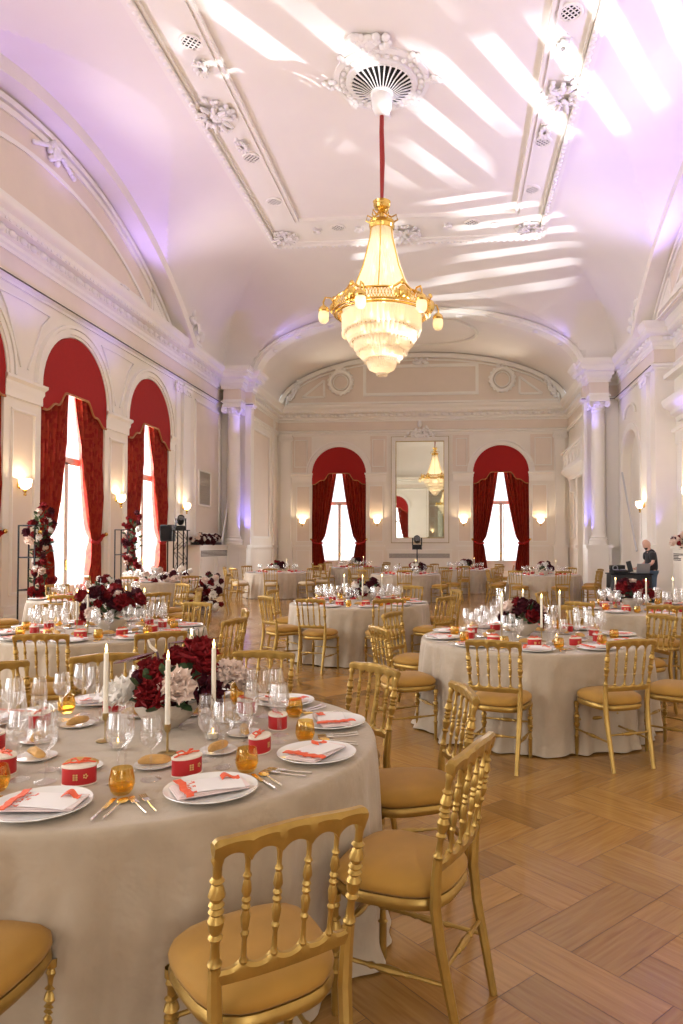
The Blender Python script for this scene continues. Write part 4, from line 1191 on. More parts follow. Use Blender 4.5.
TABLES = {
 'T1': ((-1.35, 2.98), 'the foremost table', -87), 'T2': ((-3.47, 6.68), 'the second left table', -80), 'T3': ((.70, 6.50), 'the right front table', -95),
 'T4': ((-1.39, 10.2), 'the mid-hall table', -110), 'T5': ((2.53, 9.55), 'the table before the man', -95), 'T6': ((-5.6, 10.7), 'the flower-column table', -60),
 'T7': ((-6.95, 16.1), 'the garland table', -40), 'T8': ((-5.45, 21.4), 'the far left table', -70), 'T9': ((-3.7, 26.2), 'the left end-window table', -90),
 'T10': ((-1.42, 20.3), 'the light-stand table', -80), 'T11': ((.35, 24.2), 'the right end-window table', -75), 'T12': ((2.5, 20.1), 'the far right table', -60)}
for i, (k, (c, nm, ph)) in enumerate(TABLES.items()):
    TABLE.place((c[0], c[1], 0), R(ph), 'round banquet table under the cloth of ' + nm)
    o = bpy.data.objects.new('tablecloth', cloth_me[i % 3]); COL.objects.link(o); o.location = (c[0], c[1], 0); o.rotation_euler = (0, 0, i * 1.3)
    tag(o, 'champagne linen cloth reaching the floor on ' + nm, 'tablecloth')

# ------------------------------------------------------------------ tableware prototypes
def single(name, mbx, m, cat, sharp=35): return Proto(tag(mbx.build(name, m, None, sharp), '', cat))
def wine(h, rb, hb, rr, k=18):
    """h total, rb bowl radius, hb bowl height, rr rim radius"""
    st = h - hb
    return MB().lathe([(.0, .001), (.036, .001), (.037, .003), (.02, .008), (.006, .016), (.0042, .03), (.0042, st - .012), (.008, st - .002), (rb * .55, st + hb * .06), (rb * .9, st + hb * .22), (rb, st + hb * .38), (rb * .96, st + hb * .6), (rr, h), (rr - .0015, h), (rb * .93, st + hb * .6), (rb * .965, st + hb * .38), (rb * .85, st + hb * .22), (rb * .4, st + hb * .07), (0, st + .004)], k)
WG = [single('wine_glass', wine(.250, .045, .125, .033), GLASS, 'wine glass'), single('wine_glass', wine(.225, .040, .11, .031), GLASS, 'wine glass'), single('champagne_glass', wine(.255, .033, .15, .025), GLASS, 'glass')]
def tumbler():
    t = thing('tumbler', '', 'tumbler')
    m = MB(); m.lathe([(0, .002), (.026, .002), (.036, .015), (.042, .035), (.041, .055), (.034, .088), (.0325, .088), (.0395, .055), (.040, .035), (.034, .016), (0, .006)], 20); m.build('glass_body', AMBER, t)
    m = MB(); m.lathe([(0, .008), (.032, .017), (.037, .03), (0, .030)], 18); m.build('thick_base', AMBER, t)
    return Proto(t)
TUM = tumbler()
PLATE = single('dinner_plate', MB().lathe([(0, .002), (.09, .002), (.10, .005), (.150, .017), (.156, .021), (.155, .024), (.148, .021), (.105, .010), (0, .009)], 40), CERAM, 'plate')
BPLATE = single('side_plate', MB().lathe([(0, .002), (.05, .002), (.074, .009), (.076, .012), (.07, .011), (.05, .006), (0, .006)], 28), CERAM, 'plate')
def bread():
    m = MB()
    pts = [(-.06 + .12 * i / 8, .006 * sin(i * .8), .014 + .006 * sin(PI * i / 8)) for i in range(9)]
    m.tube(pts, [.006, .014, .017, .018, .018, .018, .017, .014, .006], 10); return single('bread_roll', m, BREAD, 'bread')
BRD = bread()
def napkin():
    t = thing('napkin', '', 'napkin')
    m = MB(); m.bbox(-.120, .120, -.068, .068, 0, .0055, .0025); m.bbox(-.115, .124, -.062, .066, .0055, .009, .0016); m.build('folded_cloth', NAPK, t)
    m = MB(); K = 14
    rg = []
    for i in range(K + 1):
        y = -.09 + .18 * i / K; x = -.085 + .004 * sin(i * .8); z = .0125 + .004 * abs(sin(i * 1.1))
        rg.append([(x - .012, y, z), (x + .012, y, z + .002), (x + .012, y, z + .005), (x - .012, y, z + .003)])
    m.rings(rg); m.build('ribbon', ORANGE, t)
    m = MB(); rg = []
    for i in range(9):
        q = i / 8; x = .050 + .06 * q; y = .035 + .012 * sin(q * 5); z = .0145 + .006 * sin(q * 6)
        rg.append([(x, y - .018 + .010 * q, z), (x, y + .018 - .006 * q, z + .004), (x, y + .018 - .006 * q, z + .006), (x, y - .018 + .010 * q, z + .002)])
    m.rings(rg); m.build('name_ribbon', ORANGE, t)
    return Proto(t)
NAP = napkin()
def card():
    m = MB(); rg = []
    for i in range(9):
        x = -.10 + .20 * i / 8; z = .003 * sin(PI * i / 8); rg.append([(x, -.062, z), (x, .062, z), (x, .062, z + .0012), (x, -.062, z + .0012)])
    m.rings(rg); return single('menu_card', m, CARD, 'menu card', 0)
MENU = card()
def fork():
    m = MB(); m.tube([(0, -.09, .006), (0, -.03, .004), (0, .02, .006)], [.0042, .003, .0026], 7); m.bbox(-.011, .011, .02, .052, .006, .008, .0008)
    h = tag(bpy.data.objects.new('fork', None), '', 'fork'); COL.objects.link(h)
    m.build('handle', STEEL, h)
    m = MB()
    for k in range(4): m.box(-.0105 + k * .006, -.0075 + k * .006, .05, .088, .006, .0078)
    m.build('tines', BRASS, h); return Proto(h)
FORK = fork()
def knife():
    h = tag(bpy.data.objects.new('knife', None), '', 'knife'); COL.objects.link(h)
    m = MB(); m.tube([(0, -.10, .006), (0, -.04, .006), (0, .0, .005)], [.0048, .0042, .0038], 7); m.build('handle', STEEL, h)
    m = MB(); m.bbox(-.008, .008, 0, .095, .003, .0055, .0008); m.build('blade', BRASS, h); return Proto(h)
KNIFE = knife()
def spoon():
    h = tag(bpy.data.objects.new('spoon', None), '', 'spoon'); COL.objects.link(h)
    m = MB(); m.tube([(0, -.09, .006), (0, -.03, .004), (0, .04, .006)], [.0042, .003, .0026], 7); m.build('handle', STEEL, h)
    m = MB(); m.ell((0, .062, .006), (.018, .027, .005), 14, 6); m.build('spoon_bowl', BRASS, h); return Proto(h)
SPOON = spoon()
def giftbox():
    t = thing('favour_box', '', 'gift box')
    m = MB(); m.lathe([(0, .0005), (.056, .0005), (.057, .004), (.057, .060), (0, .060)], 36, sx=1., sy=.72); m.build('box_side', REDBOX, t)
    m = MB(); m.lathe([(.056, .060), (.059, .061), (.059, .066), (.055, .069), (0, .070)], 36, sx=1., sy=.72); m.build('lid', CREAM, t)
    m = MB(); m.lathe([(.0565, .0), (.059, .001), (.059, .004), (.0565, .005)], 36, sx=1., sy=.72); m.build('rim', CREAM, t)
    m = MB()
    for a in (.6, 2.5):
        m.tube([(0, 0, .073), (.02 * cos(a), .014 * sin(a), .085), (.04 * cos(a), .028 * sin(a), .080), (.03 * cos(a + .5), .02 * sin(a + .5), .073), (0, 0, .073)], .003, 6)
    for a in (.2, 3.3): m.tube([(0, 0, .073), (.03 * cos(a), .02 * sin(a), .075), (.055 * cos(a), .038 * sin(a), .070)], .003, 6)
    m.ell((0, 0, .074), (.007, .007, .005), 8, 6); m.build('ribbon_bow', ORANGE, t)
    m = MB()
    # gilt window-like mark and small blossom on the front, curved with the box
    def put(u, z, w, h):
        a = -PI / 2 + u / .057; 
        for dz in (0,):
            x, y = .0573 * cos(a), .0573 * .72 * sin(a); tx, ty = -sin(a), cos(a) * .72; l = math.hypot(tx, ty); tx /= l; ty /= l
            m.add([(x - tx * w + 0, y - ty * w - .0006, z - h), (x + tx * w, y + ty * w - .0006, z - h), (x + tx * w, y + ty * w - .0006, z + h), (x - tx * w, y - ty * w - .0006, z + h)], [(0, 1, 2, 3)])
    for sx in (-1, 1):
        for sz in (-1, 0, 1): put(-.004 + sx * .0046, .032 + sz * .0075, .0034, .003)
    for k in range(5): a = 2 * PI * k / 5; put(.030 + .006 * cos(a), .034 + .006 * sin(a), .0026, .0026)
    m.build('gilt_emblem', GOLDF, t, 0)
    return Proto(t)
BOX = giftbox()
def candle(h=.27):
    t = thing('candlestick', '', 'candlestick')
    m = MB(); m.lathe([(0, .001), (.038, .001), (.040, .004), (.034, .007), (.006, .010), (.0045, .02), (.0045, .085), (.010, .09), (.013, .10), (.013, .118), (.010, .12)], 18); m.build('holder', BRONZE, t)
    m = MB(); m.lathe([(.0, .105), (.0105, .105), (.0095, .105 + h), (.006, .108 + h), (0, .104 + h)], 14); c_ = m.build('taper', WAX, t)
    m = MB(); m.lathe([(0, .108 + h), (.0035, .112 + h), (.005, .122 + h), (.003, .135 + h), (0, .146 + h)], 10); m.build('flame', FLAME, c_)
    return Proto(t)
CAND = candle()
def votive():
    t = thing('votive_candle', '', 'votive candle')
    m = MB(); m.lathe([(0, .002), (.026, .002), (.028, .01), (.030, .065), (.0285, .065), (.0265, .012), (0, .008)], 18); m.build('glass_cup', GLASS, t)
    m = MB(); m.lathe([(0, .009), (.022, .009), (.022, .028), (0, .028)], 14); m.build('wax', WAX, t)
    m = MB(); m.lathe([(0, .029), (.003, .033), (.002, .042), (0, .048)], 8); m.build('flame', FLAME, t)
    return Proto(t)
VOT = votive()

# flowers
def rose_mb(n=16, open_=1., seed=0, ruffle=.15):
    rnd = random.Random(seed); m = MB()
    for k in range(n):
        q = k / (n - 1); a = k * 2.4 + rnd.uniform(-.2, .2); r = .006 + .032 * q * open_; tilt = .12 + 1.15 * q * open_; W = .013 + .022 * q; H = .030 + .020 * (1 - abs(q - .4))
        K = 5; v = []; f = []
        for i in range(K + 1):
            for j in range(K + 1):
                s = (j / K - .5) * 2; h = i / K
                w = W * (sin(PI * (.15 + .80 * h)) ** .6) * 1.15
                x = w * s; bend = -(s * s) * W * .7 * (1 - .2 * h); out = h * h * sin(tilt) * H * .8 + .006 * ruffle * sin(7 * s + k)
                up = h * H * cos(tilt * .6) + (.004 * sin(5 * s + k * 2) * h) - .2 * max(0, h - .75) * H * q * 2
                v.append(((r * .55 + out + bend) * cos(a) - x * sin(a), (r * .55 + out + bend) * sin(a) + x * cos(a), up - .012 * q))
        for i in range(K):
            for j in range(K): z = i * (K + 1) + j; f.append((z, z + 1, z + K + 2, z + K + 1))
        m.add(v, f)
    return m
ROSE = [rose_mb(18, .8, 1).mesh('rose', WHITE, 80), rose_mb(22, 1.15, 2, 1.).mesh('rose', WHITE, 80), rose_mb(14, .7, 3).mesh('rose', WHITE, 80)]
ROSEM = {}
for nm, m_ in (('dred', DRED), ('burg', BURG), ('blush', BLUSHP), ('white', WHITEP)):
    for k in range(3):
        me = ROSE[k].copy(); me.name = 'rose_' + nm; me.materials.clear(); me.materials.append(m_); ROSEM[nm, k] = me
def rose_obj(par, kind, k, loc, dirv, sc=1.):
    o = bpy.data.objects.new('rose', ROSEM[kind, k]); COL.objects.link(o); o.parent = par; o.location = loc
    o.rotation_mode = 'QUATERNION'; o.rotation_quaternion = Vector(dirv).normalized().to_track_quat('Z', 'Y'); o.scale = (sc,) * 3
    lab = {'dred': 'deep red rose', 'burg': 'burgundy rose', 'blush': 'blush rose', 'white': 'cream white rose'}[kind]
    o['label'] = lab; return o
def leaf_mb(L=.08, W=.03, n=5):
    m = MB(); v = []; f = []
    for i in range(n + 1):
        q = i / n; w = W * sin(PI * min(1, q * .92 + .04)) ; z = .25 * L * q * q
        v += [(L * q, -w, z + w * .3), (L * q, 0, z), (L * q, w, z + w * .3)]
    for i in range(n):
        for j in range(2): a = i * 3 + j; f.append((a, a + 1, a + 4, a + 3))
    m.v = v; m.f = f; return m
def foliage(par, n, R_, zc, seed, m=None, L=.07):
    rnd = random.Random(seed); mb = MB(); lf = leaf_mb(L, L * .32)
    for k in range(n):
        a = rnd.uniform(0, 2 * PI); e = rnd.uniform(-.3, 1.2); q = R_ * rnd.uniform(.4, 1.05)
        p = Vector((q * cos(a) * cos(e), q * sin(a) * cos(e), zc + q * sin(e) * .8))
        M = Matrix.Translation(p) @ Matrix.Rotation(a + rnd.uniform(-.6, .6), 4, 'Z') @ Matrix.Rotation(-e + rnd.uniform(-.5, .5), 4, 'Y') @ Matrix.Rotation(rnd.uniform(-1, 1), 4, 'X')
        mb.merge(lf, M)
    o = mb.build('foliage', m or LEAFM, par, 80, fix=False); o['kind'] = 'stuff'; return o
def bowl(par, r=.145, h=.12):
    m = MB(); m.lathe([(0, .002), (.06, .002), (.065, .012), (r * .75, h * .35), (r * .97, h * .75), (r, h), (r - .006, h), (r * .9, h * .75), (r * .7, h * .38), (0, .02)], 32); m.build('bowl', SAND, par)
def centrepiece(x, y, label, seed, n=16, R_=.17, pal=('dred', 'burg', 'blush', 'dred', 'burg', 'white'), sc=1.25, special=None):
    t = thing('flower_centrepiece', label, 'flower arrangement', (x, y, .762)); rnd = random.Random(seed)
    bowl(t)
    foliage(t, 60, R_ * 1.0, .14, seed)
    if special:
        for kind, k, p, d, s in special: rose_obj(t, kind, k, p, d, s)
    else:
        for k in range(n):
            a = k * 2.4 + rnd.uniform(-.3, .3); e = rnd.uniform(-.1, 1.3); d = Vector((cos(a) * cos(e), sin(a) * cos(e), sin(e) + .15))
            rose_obj(t, pal[k % len(pal)], rnd.randrange(3), (d.x * R_, d.y * R_, .13 + d.z * R_ * .72 + rnd.uniform(-.02, .03)), d, sc * rnd.uniform(.8, 1.2))
    return t
SP = [('dred', 1, (.0, -.13, .17), (.0, -.8, .5), 1.7), ('dred', 0, (-.03, -.04, .25), (-.2, -.4, .9), 1.6), ('blush', 1, (.09, -.10, .20), (.4, -.8, .5), 1.8), ('white', 1, (-.16, -.06, .17), (-.8, -.5, .4), 1.7),
      ('burg', 1, (.19, -.03, .16), (.8, -.4, .4), 1.8), ('dred', 1, (.13, .05, .32), (.2, -.5, .9), 1.9), ('dred', 0, (.03, .04, .30), (0, -.3, 1), 1.5), ('burg', 0, (.07, -.05, .13), (.3, -.9, .2), 1.4),
      ('white', 1, (-.24, -.02, .15), (-.9, -.3, .3), 1.4), ('dred', 2, (-.10, .05, .24), (-.5, 0, .8), 1.6), ('burg', 1, (.20, .10, .20), (.8, .4, .5), 1.5), ('blush', 1, (-.05, .16, .2), (0, 1, .5), 1.5),
      ('dred', 0, (.05, .17, .22), (.2, .9, .5), 1.6), ('burg', 2, (-.17, .10, .18), (-.8, .5, .4), 1.5), ('dred', 1, (.16, .02, .27), (.6, 0, .8), 1.4)]
c1 = centrepiece(-1.33, 3.18, 'bowl of dark red, blush and white roses with a maroon leaf on the foremost table', 4, special=SP)
m = MB(); lf = leaf_mb(.19, .055, 9)
m.merge(lf, Matrix.Translation((-.05, .0, .34)) @ Matrix.Rotation(R(195), 4, 'Z') @ Matrix.Rotation(R(28), 4, 'Y')); m.tube([(-.02, 0, .15), (-.03, .0, .28), (-.05, 0, .345)], .005, 6)
o = m.build('anthurium', ANTH, c1, 80, fix=False); o['label'] = 'glossy maroon anthurium'
m = MB(); m.tube([(-.05, 0, .345), (-.075, -.01, .37), (-.085, -.015, .40)], [.007, .007, .004], 7); m.build('spadix', CREAM, o)
m = MB(); m.merge(lf, Matrix.Translation((.0, .02, .38)) @ Matrix.Rotation(R(20), 4, 'Z') @ Matrix.Rotation(R(10), 4, 'Y') @ Matrix.Scale(.7, 4)); m.tube([(.02, 0, .18), (.0, .02, .38)], .004, 6); m.build('anthurium', ANTH, c1, 80, fix=False)
m = MB()
for k in range(4): m.tube([(.1, .1, .3), (.09 + .012 * k, .1, .38), (.06 + .03 * k, .1 - .01 * k, .44 + .01 * (k % 2))], .002, 5)
m.build('grass_sprig', LEAFM, c1)
t = thing('blush_posy', 'small posy of pale blush blooms in a slim brass stand right of the roses', 'flower arrangement', (-1.06, 3.28, .762))
m = MB(); m.tube([(-.03, 0, 0), (-.03, 0, .15)], .003, 6); m.tube([(.03, 0, 0), (.03, 0, .15)], .003, 6); m.tube([(-.03, 0, .15), (.03, 0, .15)], .003, 6); m.lathe([(0, .0), (.035, .0), (.035, .004), (0, .005)], 16); m.build('stand', BRASS, t)
for k in range(6): rose_obj(t, 'blush', 1, (.05 * cos(k * 1.05), .03 * sin(k * 1.05), .18 + .03 * (k % 3)), (cos(k * 1.05), sin(k * 1.05), .6), 1.15)
c2 = centrepiece(-3.33, 6.62, 'large loose arrangement of burgundy, white and coral blooms on the second left table', 5, 30, .23, ('burg', 'dred', 'white', 'blush', 'burg', 'dred'), 1.6)
for k in range(7): a = k * .9; rose_obj(c2, ('dred', 'burg', 'dred', 'white')[k % 4], 1, (.27 * cos(a), .2 * sin(a), .30 + .04 * (k % 3)), (cos(a), sin(a), .7), 1.6)
centrepiece(.62, 6.62, 'low bowl of dark burgundy roses on the right-hand front table', 6, 20, .18, ('burg', 'dred', 'burg', 'burg', 'dred', 'blush'), 1.5)
centrepiece(-1.3, 10.3, 'round centrepiece of white and burgundy roses in the middle of the hall', 7, 22, .2, ('white', 'burg', 'white', 'dred', 'burg', 'blush'), 1.6)
centrepiece(2.35, 9.6, 'tall dark red centrepiece on the table in front of the man', 8, 24, .24, ('dred', 'burg', 'dred', 'burg', 'dred', 'blush'), 1.6)
centrepiece(-5.5, 10.75, 'mixed red and white centrepiece on the table beside the near flower column', 9, 18, .2, ('burg', 'white', 'dred', 'white'), 1.5)
for i, (k, lb) in enumerate((('T8', 'small burgundy and white centrepiece on the far left table'), ('T9', 'dark centrepiece with pale blooms below the left end window'), ('T10', 'small deep red centrepiece in front of the light stand'),
                             ('T11', 'burgundy and cream centrepiece right of the light stand'), ('T12', 'dark red centrepiece on the far right table'))):
    c = TABLES[k][0]; centrepiece(c[0] + (.35 if k in ('T10',) else 0), c[1], lb, 20 + i, 14, .2, ('burg', 'dred', 'white', 'burg', 'dred'), 1.9)

# ------------------------------------------------------------------ laying the tables
def seat_words(n, ph):
    """words for where a place setting lies, seen from the camera; unique for n places"""
    out = []
    angs = [(ph + 360 / n * k) % 360 for k in range(n)]
    base = {8: ['front', 'front right', 'right', 'rear right', 'rear', 'rear left', 'left', 'front left'],
            10: ['front', 'front right', 'near right', 'far right', 'rear right', 'rear', 'rear left', 'far left', 'near left', 'front left']}[n]
    return base
def lay(key, n, level, skip=()):
    (cx, cy), nm, ph = TABLES[key]; words_ = seat_words(n, ph); rnd = random.Random(key)
    G = ' on ' + nm
    for k in range(n):
        a = R(ph + 360 / n * k); w = words_[k]
        if k in skip: continue
        def P(r, da, z=.7625): b = a + R(da); return (cx + r * cos(b), cy + r * sin(b), z)
        def lab(s): return s + ' at the ' + w + ' place' + G
        j = lambda s=.012: rnd.uniform(-s, s)
        rz = a + PI / 2   # local -y points outwards to the guest
        PLATE.place(P(.83, j(.6)), rz, lab('white dinner plate'))
        b0 = R(j(6)); 
        NAP.place(P(.83, j(.5), .7805), rz + b0, lab('folded pink napkin'))
        if level >= 2:
            MENU.place(P(.828, 1.0, .7895), rz + b0 + R(-9), lab('white printed menu card'))
            BPLATE.place(P(.43, -9), rz, lab('small white side plate')); BRD.place(P(.43, -9, .7695), rz + R(rnd.uniform(-25, 25)), lab('long golden bread roll'))
        BOX.place(P(.58, j(1.)), rz + R(rnd.uniform(-14, 14)), lab('red favour box'))
        TUM.place(P(.71, 16), rz, lab('amber glass tumbler'))
        WG[0].place(P(.60, 13.5), rnd.uniform(0, 6), lab('wide clear wine glass'))
        WG[1].place(P(.59, 24), rnd.uniform(0, 6), lab('smaller clear wine glass'))
        if level >= 2: WG[2].place(P(.48, 14), rnd.uniform(0, 6), lab('slim clear champagne glass'))
        if level >= 3:
            FORK.place(P(.84, -13.3), rz + R(j(3)), lab('inner gold-tipped fork')); FORK.place(P(.845, -15.6), rz + R(j(3)), lab('outer gold-tipped fork'))
            KNIFE.place(P(.85, 13.5), rz + R(j(3)), lab('gold-bladed knife')); SPOON.place(P(.85, 15.8), rz + R(j(3)), lab('gold-bowled spoon'))
lay('T1', 10, 3); lay('T2', 10, 3); lay('T3', 10, 3); lay('T4', 10, 2); lay('T5', 10, 2); lay('T6', 8, 1)
def candles(key, spots, vs=()):
    (cx, cy), nm, ph = TABLES[key]
    wd = {0: 'right', 1: 'rear', 2: 'left', 3: 'front'}
    for i, (x, y) in enumerate(spots):
        CAND.place((cx + x, cy + y, .7625), 0, 'ivory taper candle %s of the flowers on %s' % (('left', 'front', 'right', 'rear')[i], nm))
    for i, (x, y) in enumerate(vs):
        VOT.place((cx + x, cy + y, .7625), 0, 'small glass votive candle %s the flowers on %s' % (('left of', 'right of', 'behind', 'in front of')[i], nm))
candles('T1', [(-.14, -.06), (.20, -.22), (.27, .12), (.02, .50)], [(-.03, -.17), (.31, .0), (-.30, .25)])
candles('T2', [(-.16, -.15), (.02, -.28), (.42, .05), (.1, .32)], [(-.2, .1), (.3, -.12)])
candles('T3', [(-.28, -.05), (.05, -.26), (.28, .25), (-.05, .38)], [(-.15, -.22), (.2, -.1)])
candles('T4', [(-.22, .0), (.08, -.24), (.32, .1)], [])
candles('T5', [(-.42, -.02), (-.1, -.3), (.32, .0)], [])
for key in ('T7', 'T8', 'T9', 'T10', 'T11', 'T12'):
    (cx, cy), nm, ph = TABLES[key]; rnd = random.Random(key)
    for k in range(8):
        a = R(ph + 45 * k); P = lambda r, da: (cx + r * cos(a + R(da)), cy + r * sin(a + R(da)), .7625)
        PLATE.place(P(.82, 0), a + PI / 2, 'white dinner plate on ' + nm, 'dinner plates on ' + nm)
        b = NAP.place((*P(.82, 0)[:2], .7805), a + PI / 2, 'pink napkin with orange ribbon on ' + nm, 'napkins on ' + nm)
        BOX.place(P(.56, 0), a + PI / 2, 'small red favour box on ' + nm, 'favour boxes on ' + nm)
        WG[0].place(P(.6, 14), 0, 'clear wine glass in the ring of glasses on ' + nm, 'wine glasses on ' + nm)
        WG[1].place(P(.58, 26), 0, 'clear wine glass in the ring of glasses on ' + nm, 'wine glasses on ' + nm)
    if key != 'T7':
        CAND.place((cx + .3, cy - .1, .7625), 0, 'ivory taper candle on ' + nm)

# ------------------------------------------------------------------ chairs: back-centre position and the table they face
def put_chair(bx, by, key, label, P_=CHAIR, ang=None, z=0):
    (cx, cy), nm, _ = TABLES[key]
    a = math.atan2(cy - by, cx - bx) if ang is None else ang
    P_.place((bx + .25 * cos(a), by + .25 * sin(a), z), a - PI / 2, label)
def chairs(key, lst, P_=CHAIR):
    nm = TABLES[key][1]
    for bx, by, w in lst: put_chair(bx, by, key, 'gold spindle-back chair %s %s' % (w, nm), P_)
chairs('T1', [(-.40, 1.73, 'seen from behind, closest to the camera, at'), (.05, 2.43, 'sideways on with its whole seat showing, right of'), (.03, 3.38, 'half hidden, third along the right side of'),
              (-.46, 3.95, 'at the rear right of'), (-1.21, 4.40, 'behind the glasses at the back of'), (-2.15, 4.20, 'behind the flowers at the back left of'), (-2.62, 3.82, 'cut by the left picture edge behind')])
CHAIR.place((-1.335, 1.80, 0), R(2), 'gold banquet chair cut by the lower left corner of the picture')
chairs('T2', [(-3.13, 5.13, 'seen from behind in front of'), (-2.28, 5.33, 'behind the tall roses, front right of'), (-2.02, 6.33, 'nearer of the pair right of'), (-2.2, 7.25, 'farther of the pair right of'),
              (-3.02, 8.08, 'facing us at the rear right of'), (-4.6, 7.75, 'at the rear left of'), (-4.75, 5.9, 'at the left of')])
chairs('T3', [(.27, 5.05, 'seen from behind, front left of'), (1.25, 5.18, 'seen from behind, front right of'), (1.93, 5.55, 'cut by the right picture edge at'), (2.0, 7.05, 'at the far right side of'),
              (-.62, 5.80, 'on the near left side of'), (-.62, 7.05, 'on the far left side of'), (1.2, 7.95, 'pale, at the back of')])
chairs('T4', [(-1.80, 8.72, 'seen from behind, front left of'), (-.83, 8.75, 'seen from behind, front right of'), (-.12, 9.25, 'at the right front of'), (-2.48, 9.15, 'on the near left side of'), (-2.72, 10.4, 'on the far left side of'),
              (.02, 10.75, 'at the right rear of'), (-2.1, 11.5, 'at the rear left of'), (-.7, 11.6, 'at the rear right of')])
chairs('T5', [(1.47, 8.54, 'seen from behind, front left of'), (2.34, 8.12, 'seen from behind in front of'), (1.25, 10.3, 'at the left rear of'), (3.5, 8.6, 'at the right front of'), (2.9, 10.95, 'at the rear of')])
chairs('T6', [(-5.22, 9.1, 'in front of'), (-4.2, 9.7, 'at the front right of'), (-4.05, 10.9, 'right of'), (-4.75, 12.0, 'at the rear right of'), (-6.8, 11.6, 'at the rear left of'), (-6.75, 9.6, 'at the front left of')])
chairs('T7', [(-5.75, 14.95, 'before the garland at'), (-5.35, 16.3, 'right of'), (-6.9, 14.5, 'in front of'), (-8.1, 15.0, 'at the front left of')], CHAIRP)
words8 = ['at the front left of', 'in front of', 'at the front right of', 'right of', 'at the rear right of', 'behind', 'at the rear left of', 'left of']
for key, ph in (('T8', 232), ('T9', 230), ('T10', 228), ('T11', 222), ('T12', 235)):
    (cx, cy), nm, _ = TABLES[key]
    lst = []
    for k in range(8):
        a = R(ph + 45 * k); lst.append((cx + 1.62 * cos(a), cy + 1.62 * sin(a), words8[k]))
    chairs(key, lst, CHAIRP if key in ('T8', 'T9') else CHAIR)
put_chair(-6.75, 20.9, 'T8', 'gold banquet chair standing apart, leftmost by the far left table', CHAIRP)

# ------------------------------------------------------------------ flower columns, garland, pedestal and cabinet flowers
def flower_mass(t, pts, seed, pal, sc):
    rnd = random.Random(seed)
    for i, (p, r) in enumerate(pts):
        a = rnd.uniform(0, 2 * PI); e = rnd.uniform(-.5, 1.); d = Vector((cos(a) * cos(e), sin(a) * cos(e), sin(e)))
        rose_obj(t, rnd.choice(pal), rnd.randrange(3), (p[0] + d.x * r, p[1] + d.y * r, p[2] + d.z * r), d, sc * rnd.uniform(.8, 1.25))
def flower_stand(x, y, label, seed):
    t = thing('flower_column', label, 'flower column', (x, y, 0)); m = MB(); w, d, h = .17, .17, 2.0
    for sx in (-1, 1):
        for sy in (-1, 1): m.box(sx * w - .012, sx * w + .012, sy * d - .012, sy * d + .012, 0, h)
    for z in (.012, .7, 1.35, h - .012):
        for s in (-1, 1): m.box(-w, w, s * d - .012, s * d + .012, z - .012, z + .012); m.box(s * w - .012, s * w + .012, -d, d, z - .012, z + .012)
    m.build('frame', BLACK, t); rnd = random.Random(seed)
    pts = []
    for k in range(60):
        q = k / 59; z = .35 + 1.95 * q; pts.append(((.22 + .09 * sin(q * 7), -.02 + rnd.uniform(-.12, .12), z), .13 + .05 * sin(q * 9)))
    flower_mass(t, pts, seed, ('dred', 'dred', 'burg', 'white', 'blush', 'dred'), 1.9)
    f = foliage(t, 130, .17, 0, seed, L=.10); 
    mm = f.data
    for i, v in enumerate(mm.vertices): 
        k = (i // 18); v.co.z += .4 + 1.8 * ((k * .618) % 1); v.co.x += .22
flower_stand(-8.5, 13.55, 'red and white flower column on a black frame beside the nearer left window', 31)
flower_stand(-8.5, 17.55, 'red and white flower column on a black frame between the left windows', 32)
t = thing('flower_garland', 'garland of red and white blooms spilling down the side of the back left table', 'garland', (-6.0, 15.75, 0)); rnd = random.Random(5)
pts = [((-1.0 + 1.15 * k / 26 + 0, -.2 + rnd.uniform(-.15, .15), .86 + .12 * sin(k)), .1) for k in range(26)]
pts += [((.38 + .22 * sin(k * .35) + rnd.uniform(-.06, .06), -.15 + rnd.uniform(-.12, .12), .84 - .72 * k / 48), .1) for k in range(49)]
flower_mass(t, pts, 6, ('dred', 'burg', 'white', 'blush', 'burg'), 1.9)
f = foliage(t, 70, .14, 0, 77, L=.09)
for i, v in enumerate(f.data.vertices):
    k = ((i // 18) * .618) % 1; v.co.x += .38 + .1 * sin(k * 20); v.co.z = max(.03, v.co.z * .6 + .12 + .75 * k)
t = thing('table_flowers', 'mound of white blooms along the top of the back left table', 'flower arrangement', (-7.1, 16.0, .7625))
flower_mass(t, [((-.6 + .045 * k, rnd.uniform(-.1, .1), .09), .07) for k in range(22)], 8, ('white', 'white', 'blush', 'white'), 1.7); foliage(t, 20, .10, .06, 9)
t = thing('cabinet_flowers', 'long dark trough of burgundy and cream flowers on the left radiator cabinet', 'flower arrangement', (XL + .30, 24.5, 1.602))
m = MB(); m.bbox(-.12, .12, -1.25, 1.25, 0, .10, .01); m.build('trough', BLACKP, t)
flower_mass(t, [((rnd.uniform(-.04, .06), -1.2 + 2.4 * k / 84, .19 + .05 * sin(k)), .12) for k in range(85)], 10, ('burg', 'burg', 'white', 'blush', 'burg', 'white'), 2.3)
